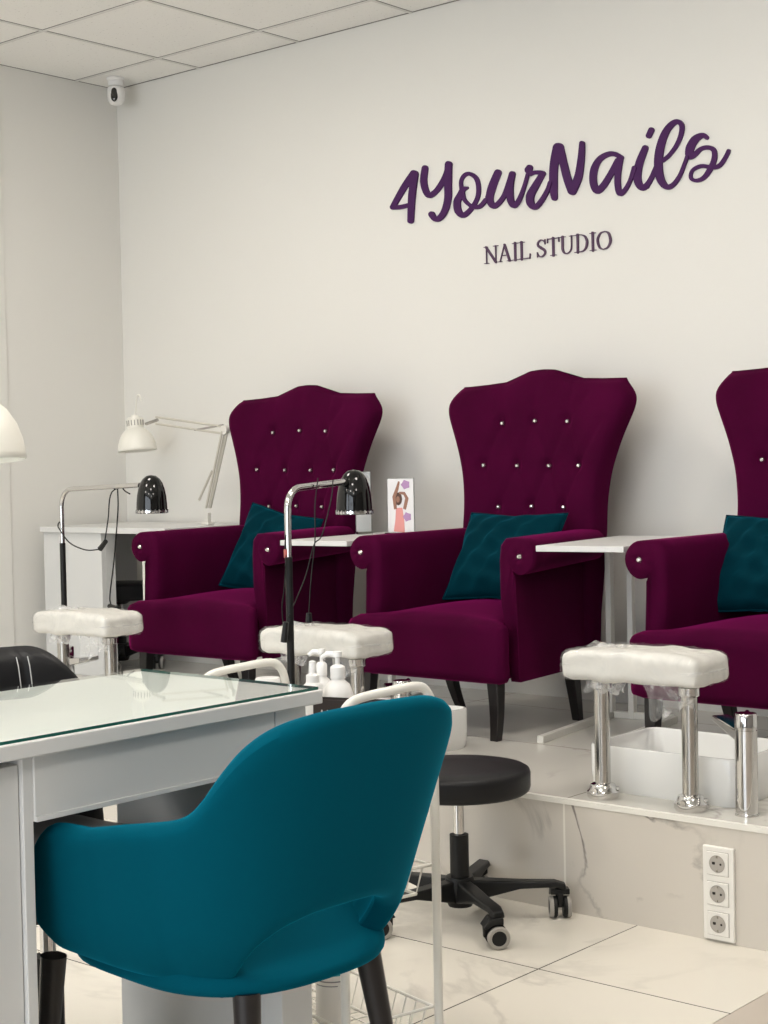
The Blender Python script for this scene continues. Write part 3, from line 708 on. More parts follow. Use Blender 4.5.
MB().tube([e1+Vector((0.008, 0, 0)), e2+Vector((0.012, 0, -0.012))], 0.005, 8).build('lower_arm', 'lamp_arm', la)
for dz in (0.013, -0.016):
    MB().tube([e2+Vector((0, 0, dz)), e3+Vector((0, 0, dz))], 0.005, 8).build('upper_arm', 'lamp_arm', la)
MB().tube([rel(W(199, 500), la), rel(W(212, 471), la)], 0.005, 8).build('spring', 'lamp_arm', la)
MB().tube([rel(W(195, 430), la), rel(W(223, 425), la)], 0.0045, 8).build('spring', 'grey_rubber', la)
MB().lathe([(0.0001, -0.010), (0.019, -0.010), (0.019, 0.010), (0.0001, 0.010)], 20, Matrix.Translation(e2) @ Matrix.Rotation(PI/2, 4, 'X')).build('elbow', 'white_metal', la)
MB().tube([e3+Vector((0.01, 0, 0)), rel(W(146, 424), la)], 0.007, 10).build('knuckle', 'steel', la)
sc = rel(W(137.5, 450.5), la)
arch_shade(la, sc, 0.084, math.radians(-5), 'Y', 'cream')
# near lamp on the manicure desk, mostly out of frame
nl = empty('desk_lamp', (-2.29, -1.98, 0.7645), 0, 'cream dome lamp cut off by the left edge above the near desk', 'desk lamp')
sc2 = Vector((-2.15, -1.83, 1.163))-nl.location
arch_shade(nl, sc2, 0.086, math.radians(-4), 'Y', 'cream', hook=False)
cl = MB().box(-0.022, 0.022, -0.022, 0.022, 0, 0.014); cl.tube([(0, 0, 0.01), (0, 0, 0.06)], 0.011, 12); cl.build('clamp', 'white_metal', nl, bevel=0.002)
el = Vector((-0.16, -0.38, 0.50)); tp = sc2+Vector((0, 0, 0.088*1.45))
for dx in (-0.012, 0.012):
    MB().tube([(dx, 0, 0.05), el+Vector((dx, 0, 0))], 0.004, 8).build('lower_arm', 'white_metal', nl)
    MB().tube([el+Vector((dx, 0, 0)), tp+Vector((dx-0.03, -0.035, 0.01))], 0.004, 8).build('upper_arm', 'white_metal', nl)
MB().tube([tp+Vector((-0.03, -0.04, 0.01)), tp+Vector((0, 0, 0.0))], 0.008, 10).build('knuckle', 'steel', nl)
# ------------------------------------------------------------------ far desk in the corner
fd = empty('desk', (-5.56, 0.90, ZP), 0, 'white desk standing in the far left corner with a lamp clamped on', 'desk')
MB().box(-0.005, 0.80, -0.015, 0.54, 0.600, 0.624).build('desk_top', 'white_lam', fd, bevel=0.002)
MB().box(0, 0.385, 0, 0.022, 0, 0.600).build('side_panel', 'white_lam', fd, bevel=0.002)
MB().box(0.363, 0.385, 0.022, 0.075, 0, 0.600).build('side_panel', 'white_lam', fd, bevel=0.002)
MB().box(0.0, 0.022, 0.022, 0.5, 0, 0.600).build('end_panel', 'white_lam', fd, bevel=0.002)
for yy in (0.0, 0.46): MB().box(0.64, 0.665, yy, yy+0.025, 0, 0.600).build('leg', 'white_metal', fd, bevel=0.002)

# ------------------------------------------------------------------ rolling stools
def caster(par, p, ang, dark='black'):
    c = empty('caster', p, ang); c.parent = par
    for s in (-1, 1):
        w_ = MB().lathe([(0.0001, -0.009), (0.024, -0.009), (0.027, -0.006), (0.027, 0.006), (0.024, 0.009), (0.0001, 0.009)], 24, Matrix.Translation((0, s*0.0165, 0.027)) @ Matrix.Rotation(PI/2, 4, 'X')).build('wheel', 'black', c)
        MB().lathe([(0.018, 0.0084), (0.018, 0.0106), (0.0245, 0.0106), (0.0275, 0.007), (0.0275, 0.001)], 24, Matrix.Translation((0, s*0.0165, 0.027)) @ Matrix.Rotation(-s*PI/2, 4, 'X')).build('tyre', 'grey_rubber', c)
    m = MB()
    m.prism([(0.0, 0.078), (0.022, 0.072), (0.034, 0.050), (0.033, 0.026), (0.0, 0.024), (-0.014, 0.034), (-0.016, 0.062)], -0.0066, 0.0066, 1)
    m.prism([(-0.012, 0.074), (0.020, 0.073), (0.036, 0.052), (0.030, 0.050), (0.012, 0.058), (-0.012, 0.060)], -0.024, 0.024, 1)
    m.tube([(0.006, 0, 0.05), (0.006, 0, 0.085)], 0.010, 10)
    m.build('fork', 'black', c, bevel=0.002)
    return c
def star_base(par, R_, a0, hubz=0.09, casters=True):
    hb = MB().lathe([(0.030, -0.055), (0.036, -0.04), (0.040, 0.0), (0.034, 0.02), (0.0001, 0.02)], 24, c=(0, 0, hubz)).build('hub', 'black', par)
    for k in range(5):
        a = a0+2*PI*k/5
        T = Matrix.Rotation(a, 4, 'Z')
        vs = []
        for (r, z1, z0, hw) in ((0.02, hubz+0.012, hubz-0.045, 0.022), (R_*0.30, hubz+0.010, hubz-0.030, 0.024), (R_*0.60, hubz+0.006, hubz-0.012, 0.022), (R_*0.95, hubz+0.004, hubz-0.010, 0.020), (R_*1.06, hubz-0.004, hubz-0.020, 0.016)):
            vs += [(r, -hw, z0), (r, hw, z0), (r, hw*0.8, z1), (r, -hw*0.8, z1)]
        fs = [(j*4+i, j*4+(i+1) % 4, (j+1)*4+(i+1) % 4, (j+1)*4+i) for j in range(4) for i in range(4)]+[(0, 1, 2, 3), (19, 18, 17, 16)]
        lg = MB().add(vs, fs, T).build('base_arm', 'black', par, bevel=0.004, ang=30)
        if casters: caster(par, (R_*math.cos(a), R_*math.sin(a), 0), (2.3, -1.9, 2.6, 1.0, 4.0)[k])
def stool(name, loc, R_, zt, th, base, a0, label):
    t = empty(name, loc, 0, label, 'stool')
    MB().lathe([(0.0001, zt-th), (R_*0.94, zt-th), (R_*0.985, zt-th+0.006), (R_, zt-th+0.016), (R_, zt-0.016), (R_*0.985, zt-0.006), (R_*0.94, zt-0.001), (R_*0.5, zt+0.003), (0.0001, zt+0.003)], 56).build('seat', 'black_leather', t, ang=60)
    MB().lathe([(0.045, zt-th), (0.045, zt-th-0.010), (0.028, zt-th-0.022), (0.0001, zt-th-0.022)][::-1], 24).build('seat_plate', 'black', t)
    star_base(t, base, a0)
    MB().tube([(0, 0, 0.10), (0, 0, 0.215)], 0.024, 24).build('gas_lift', 'black', t, ang=30)
    MB().tube([(0, 0, 0.21), (0, 0, zt-th-0.02)], 0.0135, 20).build('piston', 'chrome', t, ang=30)
    lv = MB().tube([(0, 0, zt-th-0.012), (-0.06, -0.07, zt-th-0.022), (-0.075, -0.088, zt-th-0.036)], 0.004, 8)
    lv.tube([(-0.070, -0.082, zt-th-0.034), (-0.094, -0.108, zt-th-0.046)], [0.007, 0.009], 8); lv.build('lever', 'black', t)
    return t
stool('rolling_stool', (-2.444, -0.214, 0), 0.182, 0.385, 0.062, 0.250, math.radians(40), 'round black rolling stool on five casters in front of the platform')
s2 = stool('rolling_stool', (-5.35, 1.14, ZP), 0.16, 0.372, 0.07, 0.17, 0.4, 'round black stool tucked under the far white desk')

# ------------------------------------------------------------------ manicure desk
de = empty('manicure_desk', (-2.11, -1.84, 0), 0, 'white manicure desk with glass sheet on top at the left', 'desk')
x0, x1, y0, y1 = -0.235, 0.24, -0.75, 0.520
MB().box(x0, x1, y0, y1, 0.732, 0.756).build('desk_top', 'white_lam', de, bevel=0.0025)
gl = MB().box(x0+0.004, x1-0.006, y0+0.004, y1-0.006, 0.7562, 0.7612).build('glass_sheet', 'glass', de, smooth=False)
ge = MB()
ge.box(x1-0.006, x1-0.0052, y0+0.004, y1-0.006, 0.7564, 0.7610); ge.box(x0+0.004, x1-0.006, y1-0.006, y1-0.0052, 0.7564, 0.7610)
ge.build('glass_edge', 'glass_edge', gl, smooth=False)
MB().box(x1-0.048, x1-0.030, -0.072, 0.43, 0.636, 0.732).build('apron', 'white_lam', de, bevel=0.0015)
MB().box(x1-0.052, x1-0.026, -0.072, 0.43, 0.630, 0.638).build('apron_lip', 'white_lam', de, bevel=0.001)
MB().box(x0+0.02, x1-0.03, 0.432, 0.508, 0.0, 0.732).build('end_leg', 'white_lam', de, bevel=0.002)
# drawer pedestal at the near end
MB().box(x0+0.02, x1-0.034, -0.09, -0.072, 0.0, 0.732).build('side_panel', 'white_lam', de, bevel=0.0015)
MB().box(x0+0.02, x1-0.034, -0.48, -0.462, 0.0, 0.732).build('side_panel', 'white_lam', de, bevel=0.0015)
MB().box(x0+0.02, x1-0.06, -0.462, -0.09, 0.02, 0.10).build('plinth', 'white_lam', de, bevel=0.0015)
d_ = MB().box(x0+0.03, x1-0.042, -0.460, -0.0915, 0.105, 0.716).build('door', 'white_lam', de, bevel=0.0015)
MB().box(x1-0.042, x1-0.030, -0.43, -0.42, 0.50, 0.62).build('handle', 'steel', d_, bevel=0.002)
MB().box(x0+0.02, x1-0.034, -0.75+0.02, -0.732+0.02, 0.0, 0.732).build('side_panel', 'white_lam', de, bevel=0.0015)

# ------------------------------------------------------------------ teal shell chair
def shell_chair():
    t = empty('shell_armchair', (-1.795, -1.602, 0), math.radians(-4), 'teal velvet armchair with open lower back in the foreground at the desk', 'armchair')
    Wd, U, A = 0.250, 0.23, 0.160
    def lint(a, tab, w_=0.03):
        def l1(a):
            a = abs(a)
            for (p, q0), (c, q1) in zip(tab, tab[1:]):
                if a <= c: return q0+(q1-q0)*(a-p)/(c-p)
            return tab[-1][1]
        return sum(l1(a+w_*k_/3) for k_ in range(-3, 4))/7
    def plan(t_):  # t_ -1..1 -> (u, v, nu, nv), phase (|t| measure)
        a = abs(t_); s = -1 if t_ < 0 else 1
        k = 0.70
        if a <= k:
            ph = PI/2*a/k; n = 2.5
            v = Wd*math.sin(ph)**(2/n); u = U*max(0, math.cos(ph))**(2/n)
            # normal of the superellipse
            nu = (max(u, 1e-6)/U)**(n-1)/U; nv = (max(v, 1e-6)/Wd)**(n-1)/Wd
            L = math.hypot(nu, nv); nu /= L; nv /= L
        else:
            q_ = (a-k)/(1-k); u = -A*q_; v = Wd+0.022*q_; nu, nv = 0, 1
        return u, s*v, nu, s*nv, a
    def top(a): return lint(a, [(0, 0.796), (0.12, 0.794), (0.20, 0.784), (0.26, 0.764), (0.31, 0.732), (0.355, 0.69), (0.39, 0.660), (0.425, 0.648), (0.50, 0.640), (0.62, 0.630), (0.74, 0.612), (0.92, 0.608), (0.97, 0.595), (1.0, 0.555)])
    def low(a): return lint(a, [(0, 0.505), (0.08, 0.502), (0.16, 0.488), (0.24, 0.460), (0.285, 0.420), (0.31, 0.392), (0.34, 0.388), (0.7, 0.405), (0.94, 0.42), (1.0, 0.46)], 0.015)
    NT, NS = 97, 12
    def P(i, j, inner):
        t_ = -1+2*i/(NT-1); u, v, nu, nv, a = plan(t_)
        z0, z1 = low(a), top(a); s = j/(NS-1); z = z0+(z1-z0)*s
        lean = 0.095*max(0, z-0.42)/0.37*max(0, nu)**0.7 + (0.046*max(0, z-0.40)/0.3-0.024*min(1, max(0, (0.72-a)/0.2)))*abs(nv)*min(1, max(0.35, (1.1-a)/0.4))
        tuck = 0.035*max(0, (0.47-z)/0.08)**2 if z < 0.47 else 0
        th = 0.046*(1 if inner else 0)
        d = lean-tuck-th
        # narrowing tips
        return (u+nu*d, v+nv*d, z)
    outer = [[P(i, j, 0) for j in range(NS)] for i in range(NT)]
    inner = [[P(i, j, 1) for j in range(NS)] for i in range(NT)]
    rings = []
    for i in range(NT):
        o_, n_ = outer[i], inner[i]
        def mid(p, q_, dz): return ((p[0]+q_[0])/2, (p[1]+q_[1])/2, (p[2]+q_[2])/2+dz)
        r_ = o_+[mid(o_[-1], n_[-1], 0.012)]+n_[::-1]+[mid(o_[0], n_[0], -0.008)]
        rings.append(r_)
    n = len(rings[0]); vs = [p for r_ in rings for p in r_]
    fs = [(j*n+i, j*n+(i+1) % n, (j+1)*n+(i+1) % n, (j+1)*n+i) for j in range(len(rings)-1) for i in range(n)]
    fs.append(tuple(range(n))); fs.append(tuple((len(rings)-1)*n+i for i in range(n)))
    MB().add(vs, fs).build('shell', 'teal', t, sub=1, ang=80)
    # seat pad: thin rim at the open back, rising towards the front
    def seat_ring(k, z, ins):
        out = []
        for i in range(64):
            a = 2*PI*i/64; cu, sv = math.cos(a), math.sin(a); n_ = 2.6 if cu > 0 else 4.0
            r_ = (abs(cu)**n_+abs(sv)**n_)**(-1/n_)
            x = cu*r_*((U-0.022) if cu > 0 else 0.235); y = sv*r_*(Wd-0.040)
            x, y = x*(1-ins), y*(1-ins)
            zz = z
            if k: zz = z+0.045*min(1, max(0, (0.20-x)/0.20))*k
            out.append((x, y, zz))
        return out
    rg = [seat_ring(0, 0.380, 0.06), seat_ring(0, 0.383, 0.02), seat_ring(0.15, 0.389, 0.0), seat_ring(0.6, 0.397, 0.0), seat_ring(0.9, 0.402, 0.025), seat_ring(1, 0.404, 0.10), seat_ring(1, 0.410, 0.3), seat_ring(1, 0.425, 0.6), seat_ring(1, 0.427, 0.9)]
    vs = [p for r_ in rg for p in r_]; fs = [(j*64+i, j*64+(i+1) % 64, (j+1)*64+(i+1) % 64, (j+1)*64+i) for j in range(len(rg)-1) for i in range(64)]
    fs.append(tuple(range(64))); fs.append(tuple((len(rg)-1)*64+i for i in range(64)))
    MB().add(vs, fs).build('seat', 'teal', t, ang=80)
    MB().box(-0.19, 0.12, -0.14, 0.14, 0.368, 0.384).build('seat_frame', 'black', t, bevel=0.004)
    for (u, v, du, dv) in ((0.165, -0.130, 0.03, -0.02), (0.150, 0.130, 0.05, 0.045), (-0.20, -0.215, -0.03, -0.02), (-0.17, 0.18, -0.03, 0.03)):
        MB().tube([(u, v, 0.385), (u+du, v+dv, 0.0)], [0.021, 0.011], 16).build('leg', 'black_wood', t, ang=50)
    return t
shell_chair()

# ------------------------------------------------------------------ black chair behind the desk
bc = empty('black_chair', (-2.245, -1.635, 0), math.radians(2), 'black leatherette chair with white stitching behind the manicure desk', 'chair')
def bk(sgn):
    def g_(a, b):
        v = -1+2*a; y = v*0.255; zt = 0.812-0.085*(max(0, abs(v)-0.62)/0.38)**2.2; z = 0.46+b*(zt-0.46)
        e = max(0, (1-abs(v)**8))**0.5*max(0, (1-abs(2*b-1)**14))**0.5
        x = -0.235-0.05*b+0.10*abs(v)**2.2
        seam = 0
        for sy in (-0.14, 0.0, 0.14): seam += 0.008*math.exp(-((y-sy)/0.008)**2)
        return (x+sgn*(0.034*e-(seam*e)), y, z)
    return g_
m_ = MB(); m_.grid(bk(1), 80, 22); m_.grid(bk(-1), 80, 22)
bo = m_.build('backrest', 'black_leather', bc, ang=80)
stt = MB()
for sgn in (1, -1):
    f_ = bk(sgn)
    for sy in (-0.15, -0.13, -0.01, 0.01, 0.13, 0.15):
        a = (sy/0.255+1)/2; pts = [Vector(f_(a, b/20))+Vector((sgn*0.0004, 0, 0)) for b in range(1, 20)]
        stt.tube(pts, 0.0011, 5)
stt.build('stitching', 'stitch', bo)
def sfn(p):
    x, y, z = p; return (x, y, z+(0.018*math.cos(y*7)*math.cos(x*6) if z > 0 else 0)+0.003*noise2(x, y, 23))
MB().soft((-0.02, 0, 0.455), (0.215, 0.205, 0.040), 0.035, 12, sfn).build('seat', 'charcoal', bc, ang=80)
MB().tube([(0, 0, 0.10), (0, 0, 0.30)], 0.026, 20).build('gas_lift', 'black', bc, ang=30)
MB().tube([(0, 0, 0.28), (0, 0, 0.40)], 0.014, 16).build('piston', 'chrome', bc, ang=30)
MB().box(-0.09, 0.09, -0.09, 0.09, 0.398, 0.416).build('seat_plate', 'black', bc, bevel=0.004)
star_base(bc, 0.185, 0.3)

# ------------------------------------------------------------------ trolley
tr = empty('trolley', (-2.103, -1.106, 0), math.radians(-13), 'white metal trolley with wire baskets behind the teal chair', 'trolley')
hx, hy, zh = 0.25, 0.105, 0.734
for sx in (-1, 1):
    X = sx*hx
    for sy in (-1, 1):
        MB().tube([(X, sy*hy, 0.055), (X, sy*hy, zh-0.075)], 0.0085, 12).build('post', 'white_metal', tr)
    pts = [(X, -hy, zh-0.08), (X, -hy, zh-0.055), (X, -hy+0.008, zh-0.028), (X, -hy+0.035, zh-0.008), (X, 0, zh), (X, hy-0.035, zh+0.003), (X, hy-0.010, zh-0.014), (X, hy, zh-0.045), (X, hy, zh-0.08)]
    MB().tube(pts, 0.0085, 12, smooth=6).build('handle', 'white_metal', tr)
def wbasket(z, h, solid=False):
    m = MB(); xo, yo = hx-0.011, hy-0.004
    for zz, ins in ((z+h, 0), (z, 0.02)):
        c = [(-xo+ins, -yo+ins, zz), (xo-ins, -yo+ins, zz), (xo-ins, yo-ins, zz), (-xo+ins, yo-ins, zz)]
        for i in range(4): m.tube([c[i], c[(i+1) % 4]], 0.0032, 8)
    for i in range(15):
        x_ = -xo+0.02+(2*xo-0.04)*i/14
        m.tube([(x_*1.0, -yo, z+h), (x_, -yo+0.02, z), (x_, yo-0.02, z), (x_, yo, z+h)], 0.0014, 5)
    for i in range(6):
        y_ = -yo+0.02+(2*yo-0.04)*i/5
        m.tube([(-xo, y_, z+h), (-xo+0.02, y_, z), (xo-0.02, y_, z), (xo, y_, z+h)], 0.0014, 5)
    return m.build('basket', 'white_metal', tr)
wbasket(0.345, 0.055); wbasket(0.075, 0.06)
MB().box(-hx+0.012, hx-0.012, -hy+0.006, hy-0.006, 0.600, 0.606).build('top_tray', 'white_metal', tr)
for sx in (-1, 1):
    for sy in (-1, 1):
        cs = caster(tr, (sx*hx, sy*hy, 0), 0.6*sx+sy, 'black'); cs.scale = (0.8, 0.8, 0.8)

def on_tray(px, y, zz=0.606):
    p = at(px, 690, 1, y); return (p.x, y, zz)
def pump(loc, R_, hb, label, name='pump_bottle', rot=0.0, pink=False):
    t = empty(name, loc, rot, label, 'bottle')
    b = MB().lathe([(R_*0.93, 0), (R_, 0.006), (R_, hb*0.62), (R_*0.96, hb*0.78), (R_*0.75, hb*0.93), (R_*0.42, hb), (R_*0.40, hb+0.004), (0.0001, hb+0.004)], 36).build('bottle_body', 'white_plastic', t, ang=50)
    if pink: MB().lathe([(R_*1.006, hb*0.12), (R_*1.006, hb*0.42)], 36).build('bottle_label', 'pink_label', b)
    m = MB().lathe([(R_*0.46, 0), (R_*0.46, 0.022), (R_*0.30, 0.026), (R_*0.14, 0.027), (R_*0.14, 0.040), (R_*0.30, 0.042), (R_*0.30, 0.052), (0.0001, 0.053)], 24, c=(0, 0, hb+0.003))
    m.tube([(0, 0, hb+0.049), (-R_*0.7, 0, hb+0.050), (-R_*1.05, 0, hb+0.043)], [0.0055, 0.005, 0.004], 8)
    m.build('pump_head', 'white_plastic', t, ang=50)
    return t
pump(on_tray(338, -1.075), 0.031, 0.125, 'round white pump bottle with pink label, larger one on the trolley', rot=0.3, pink=True)
pump(on_tray(322, -1.03), 0.024, 0.120, 'slimmer white pump bottle standing behind the round one', rot=0.6)
p = on_tray(313, -1.125)
sb_ = empty('spray_bottle', p, 0, 'small white nozzle bottle at the corner of the manicure desk', 'bottle')
MB().lathe([(0.018, 0), (0.019, 0.004), (0.019, 0.118), (0.014, 0.124), (0.0001, 0.125)], 24).build('bottle_body', 'white_plastic', sb_)
MB().lathe([(0.013, 0.124), (0.013, 0.138), (0.008, 0.142), (0.0065, 0.165), (0.0001, 0.167)], 20).build('nozzle', 'white_plastic', sb_)
p = on_tray(268, -1.04)
jr = empty('cosmetic_jar', p, 0, 'low round white jar on the trolley behind the desk edge', 'jar')
MB().lathe([(0.020, 0), (0.023, 0.004), (0.024, 0.085), (0.0001, 0.086)], 28).build('jar_body', 'white_plastic', jr)
MB().lathe([(0.026, 0.086), (0.026, 0.106), (0.024, 0.109), (0.0001, 0.109)], 28).build('lid', 'white_plastic', jr)
# black box with white lettering on its front
pL = at(313, 700, 1, -1.175); pR = at(381, 694, 1, -1.135)
d_ = Vector((pR.x-pL.x, pR.y-pL.y, 0)); Lb = d_.length
bx = empty('storage_box', (pL.x, pL.y, 0.606), math.atan2(d_.y, d_.x), 'low black card box with white letters in front of the pump bottles', 'box')
bm_ = MB(); bm_.box(0, Lb, 0, 0.035, 0, 0.003); bm_.box(0, Lb, 0, 0.002, 0, 0.102); bm_.box(0, Lb, 0.033, 0.035, 0, 0.102); bm_.box(0, 0.002, 0.002, 0.033, 0, 0.102); bm_.box(Lb-0.002, Lb, 0.002, 0.033, 0, 0.102)
bo_ = bm_.build('carton', 'black_card', bx, smooth=False)
lt = MB()
def bar2(m, x0, z0, x1, z1, wd=0.0016, y=-0.0006):
    a = Vector((x0, z0)); b = Vector((x1, z1)); d = (b-a).normalized(); n = Vector((-d.y, d.x))*wd/2
    m.prism([tuple(a+n), tuple(b+n), tuple(b-n), tuple(a-n)], y, y+0.0005, 1)
zl = 0.072
for i, chx in enumerate('AAAA'):
    x_ = 0.014+i*0.0115; bar2(lt, x_, zl, x_+0.0042, zl+0.011); bar2(lt, x_+0.0042, zl+0.011, x_+0.0084, zl)
lt.build('lettering', 'white_plastic', bo_, smooth=False)
for (px_, yy, w_, h_, m1, lb_) in ((384, -1.03, 0.040, 0.066, 'pink_label', 'pale pink packet standing on the trolley beside the black box'),):
    p = on_tray(px_, yy); o = empty('packet', p, 0.5, lb_, 'packet')
    MB().box(-w_/2, w_/2, -0.008, 0.008, 0, h_).build('packet_body', 'paper', o, bevel=0.002)
    MB().box(-w_/2+0.004, w_/2-0.004, -0.0092, -0.0082, 0.03, h_-0.006).build('packet_print', 'lilac_print', o)
# tall bottle on the lower shelf of the trolley
p = at(333, 1000, 1, -1.12)
tb = empty('lotion_bottle', (p.x, -1.12, 0.079), math.radians(40), 'white bottle with a teal band of print on the lower trolley basket', 'bottle')
b = MB().lathe([(0.030, 0), (0.033, 0.005), (0.033, 0.17), (0.028, 0.185), (0.013, 0.192), (0.0001, 0.193)], 32).build('bottle_body', 'white_plastic', tb, ang=50)
MB().lathe([(0.014, 0.192), (0.014, 0.22), (0.0001, 0.221)], 20).build('cap', 'white_plastic', tb)
def arc_band(z0, z1, a0, a1, r=0.0334):
    n = 14; m = MB(); vs = []
    for i in range(n+1):
        a = math.radians(a0+(a1-a0)*i/n)
        vs += [(r*math.cos(a), r*math.sin(a), z0), (r*math.cos(a), r*math.sin(a), z1)]
    m.add(vs, [(2*i, 2*i+2, 2*i+3, 2*i+1) for i in range(n)]); return m
ab = arc_band(0.098, 0.109, -150, -50); ab.build('printed_band', 'teal_label', b)
ab = arc_band(0.086, 0.0885, -150, -50); ab.v and ab.build('printed_line', 'grey_print', b)
ab = arc_band(0.078, 0.080, -150, -70); ab.build('printed_line', 'grey_print', b)

# ------------------------------------------------------------------ triple socket on the step
so = empty('wall_socket', (-1.8315, 0.0, 0.1175), 0, 'white triple power socket on the marble step front', 'socket')
MB().box(-0.0405, 0.0405, -0.010, 0.0, -0.1115, 0.1115).build('cover_frame', 'socket', so, bevel=0.003)
for z in (0.0715, 0.0, -0.0715):
    ins = MB().box(-0.0275, 0.0275, -0.0135, -0.0100, z-0.0275, z+0.0275).build('socket_insert', 'socket', so, bevel=0.0015)
    MB().box(-0.0285, 0.0285, -0.0107, -0.0102, z-0.0285, z+0.0285).build('shadow_gap', 'socket_in', ins, smooth=False)
    T = Matrix.Translation((0, -0.0132, z)) @ Matrix.Rotation(PI/2, 4, 'X')
    MB().lathe([(0.0205, 0.0012), (0.0195, 0.0012), (0.0190, 0.0006), (0.0001, 0.0006)], 32, T).build('socket_well', 'socket_in', ins)
    h = MB()
    for x in (-0.0095, 0.0095): h.lathe([(0.0028, 0.0016), (0.0001, 0.0016)], 12, Matrix.Translation((x, 0, 0)) @ T)
    h.box(-0.013, -0.005, -0.0146, -0.0140, z-0.002, z+0.004)
    h.build('pin_holes', 'hole', ins)
    h = MB(); h.box(-0.002, 0.002, -0.0150, -0.0138, z+0.0135, z+0.0195); h.box(-0.002, 0.002, -0.0150, -0.0138, z-0.0195, z-0.0135); h.build('earth_clips', 'steel', ins)

# ------------------------------------------------------------------ security camera
sc_ = empty('security_camera', (-5.50, 1.315, H-0.001), math.radians(36), 'small white security camera with black lens in the ceiling corner', 'security camera')
MB().lathe([(0.040, 0), (0.040, -0.010), (0.034, -0.014), (0.034, -0.036), (0.0001, -0.036)], 32).build('mount', 'white_plastic', sc_)
bd = MB().lathe([(0.0001, -0.037), (0.030, -0.037), (0.037, -0.043), (0.039, -0.070), (0.037, -0.095), (0.027, -0.113), (0.012, -0.119), (0.0001, -0.120)], 32).build('camera_body', 'white_plastic', sc_, ang=60)
def lens(u, v):
    a = 2*PI*u; r = v; x_ = 0.017*r*math.cos(a); z_ = 0.033*r*math.sin(a)
    return (x_, -math.sqrt(0.0396**2-x_*x_)-0.0008+0.0035*r**4+0.25*max(0, abs(z_)-0.025), -0.078+z_)
MB().grid(lens, 24, 8, closeu=True).build('lens_window', 'lens', bd)

# ------------------------------------------------------------------ wall lettering
def wallpt(x, y):
    p = at(x, y, 1, YB); return (p.x, p.z)
def ribbon(m, pts, map_, y0, y1, k=5):
    """stroke of varying width: pts = (x, y, width) in sketch units, round ends"""
    P_ = [Vector((a, b)) for a, b, c in pts]; R_ = [c/2*0.94 for a, b, c in pts]
    P_, R_ = catmull(P_, R_, k)
    Lf, Rt = [], []
    for i, p in enumerate(P_):
        d = (P_[min(i+1, len(P_)-1)]-P_[max(i-1, 0)]).normalized(); n = Vector((-d.y, d.x)); Lf.append(p+n*R_[i]); Rt.append(p-n*R_[i])
    n = len(P_); vs = []; fs = []
    for i in range(n):
        for yy in (y0-0.0015*i/n, y1):
            for q_ in (Lf[i], Rt[i]):
                X_, Z_ = map_(q_.x, q_.y); vs.append((X_, yy, Z_))
    for i in range(n-1):
        a = 4*i; b = a+4
        fs += [(a, a+1, b+1, b), (a+2, b+2, b+3, a+3), (a, b, b+2, a+2), (a+1, a+3, b+3, b+1)]
    fs += [(0, 2, 3, 1), (4*n-4, 4*n-3, 4*n-1, 4*n-2)]
    m.add(vs, fs)
    for (c, r, e_) in ((P_[0], R_[0], 0.0), (P_[-1], R_[-1], 0.0015)):
        poly = [map_(c.x+r*math.cos(2*PI*a/16), c.y+r*math.sin(2*PI*a/16)) for a in range(16)]
        m.prism(poly, y0-e_-0.00008, y1, 1)
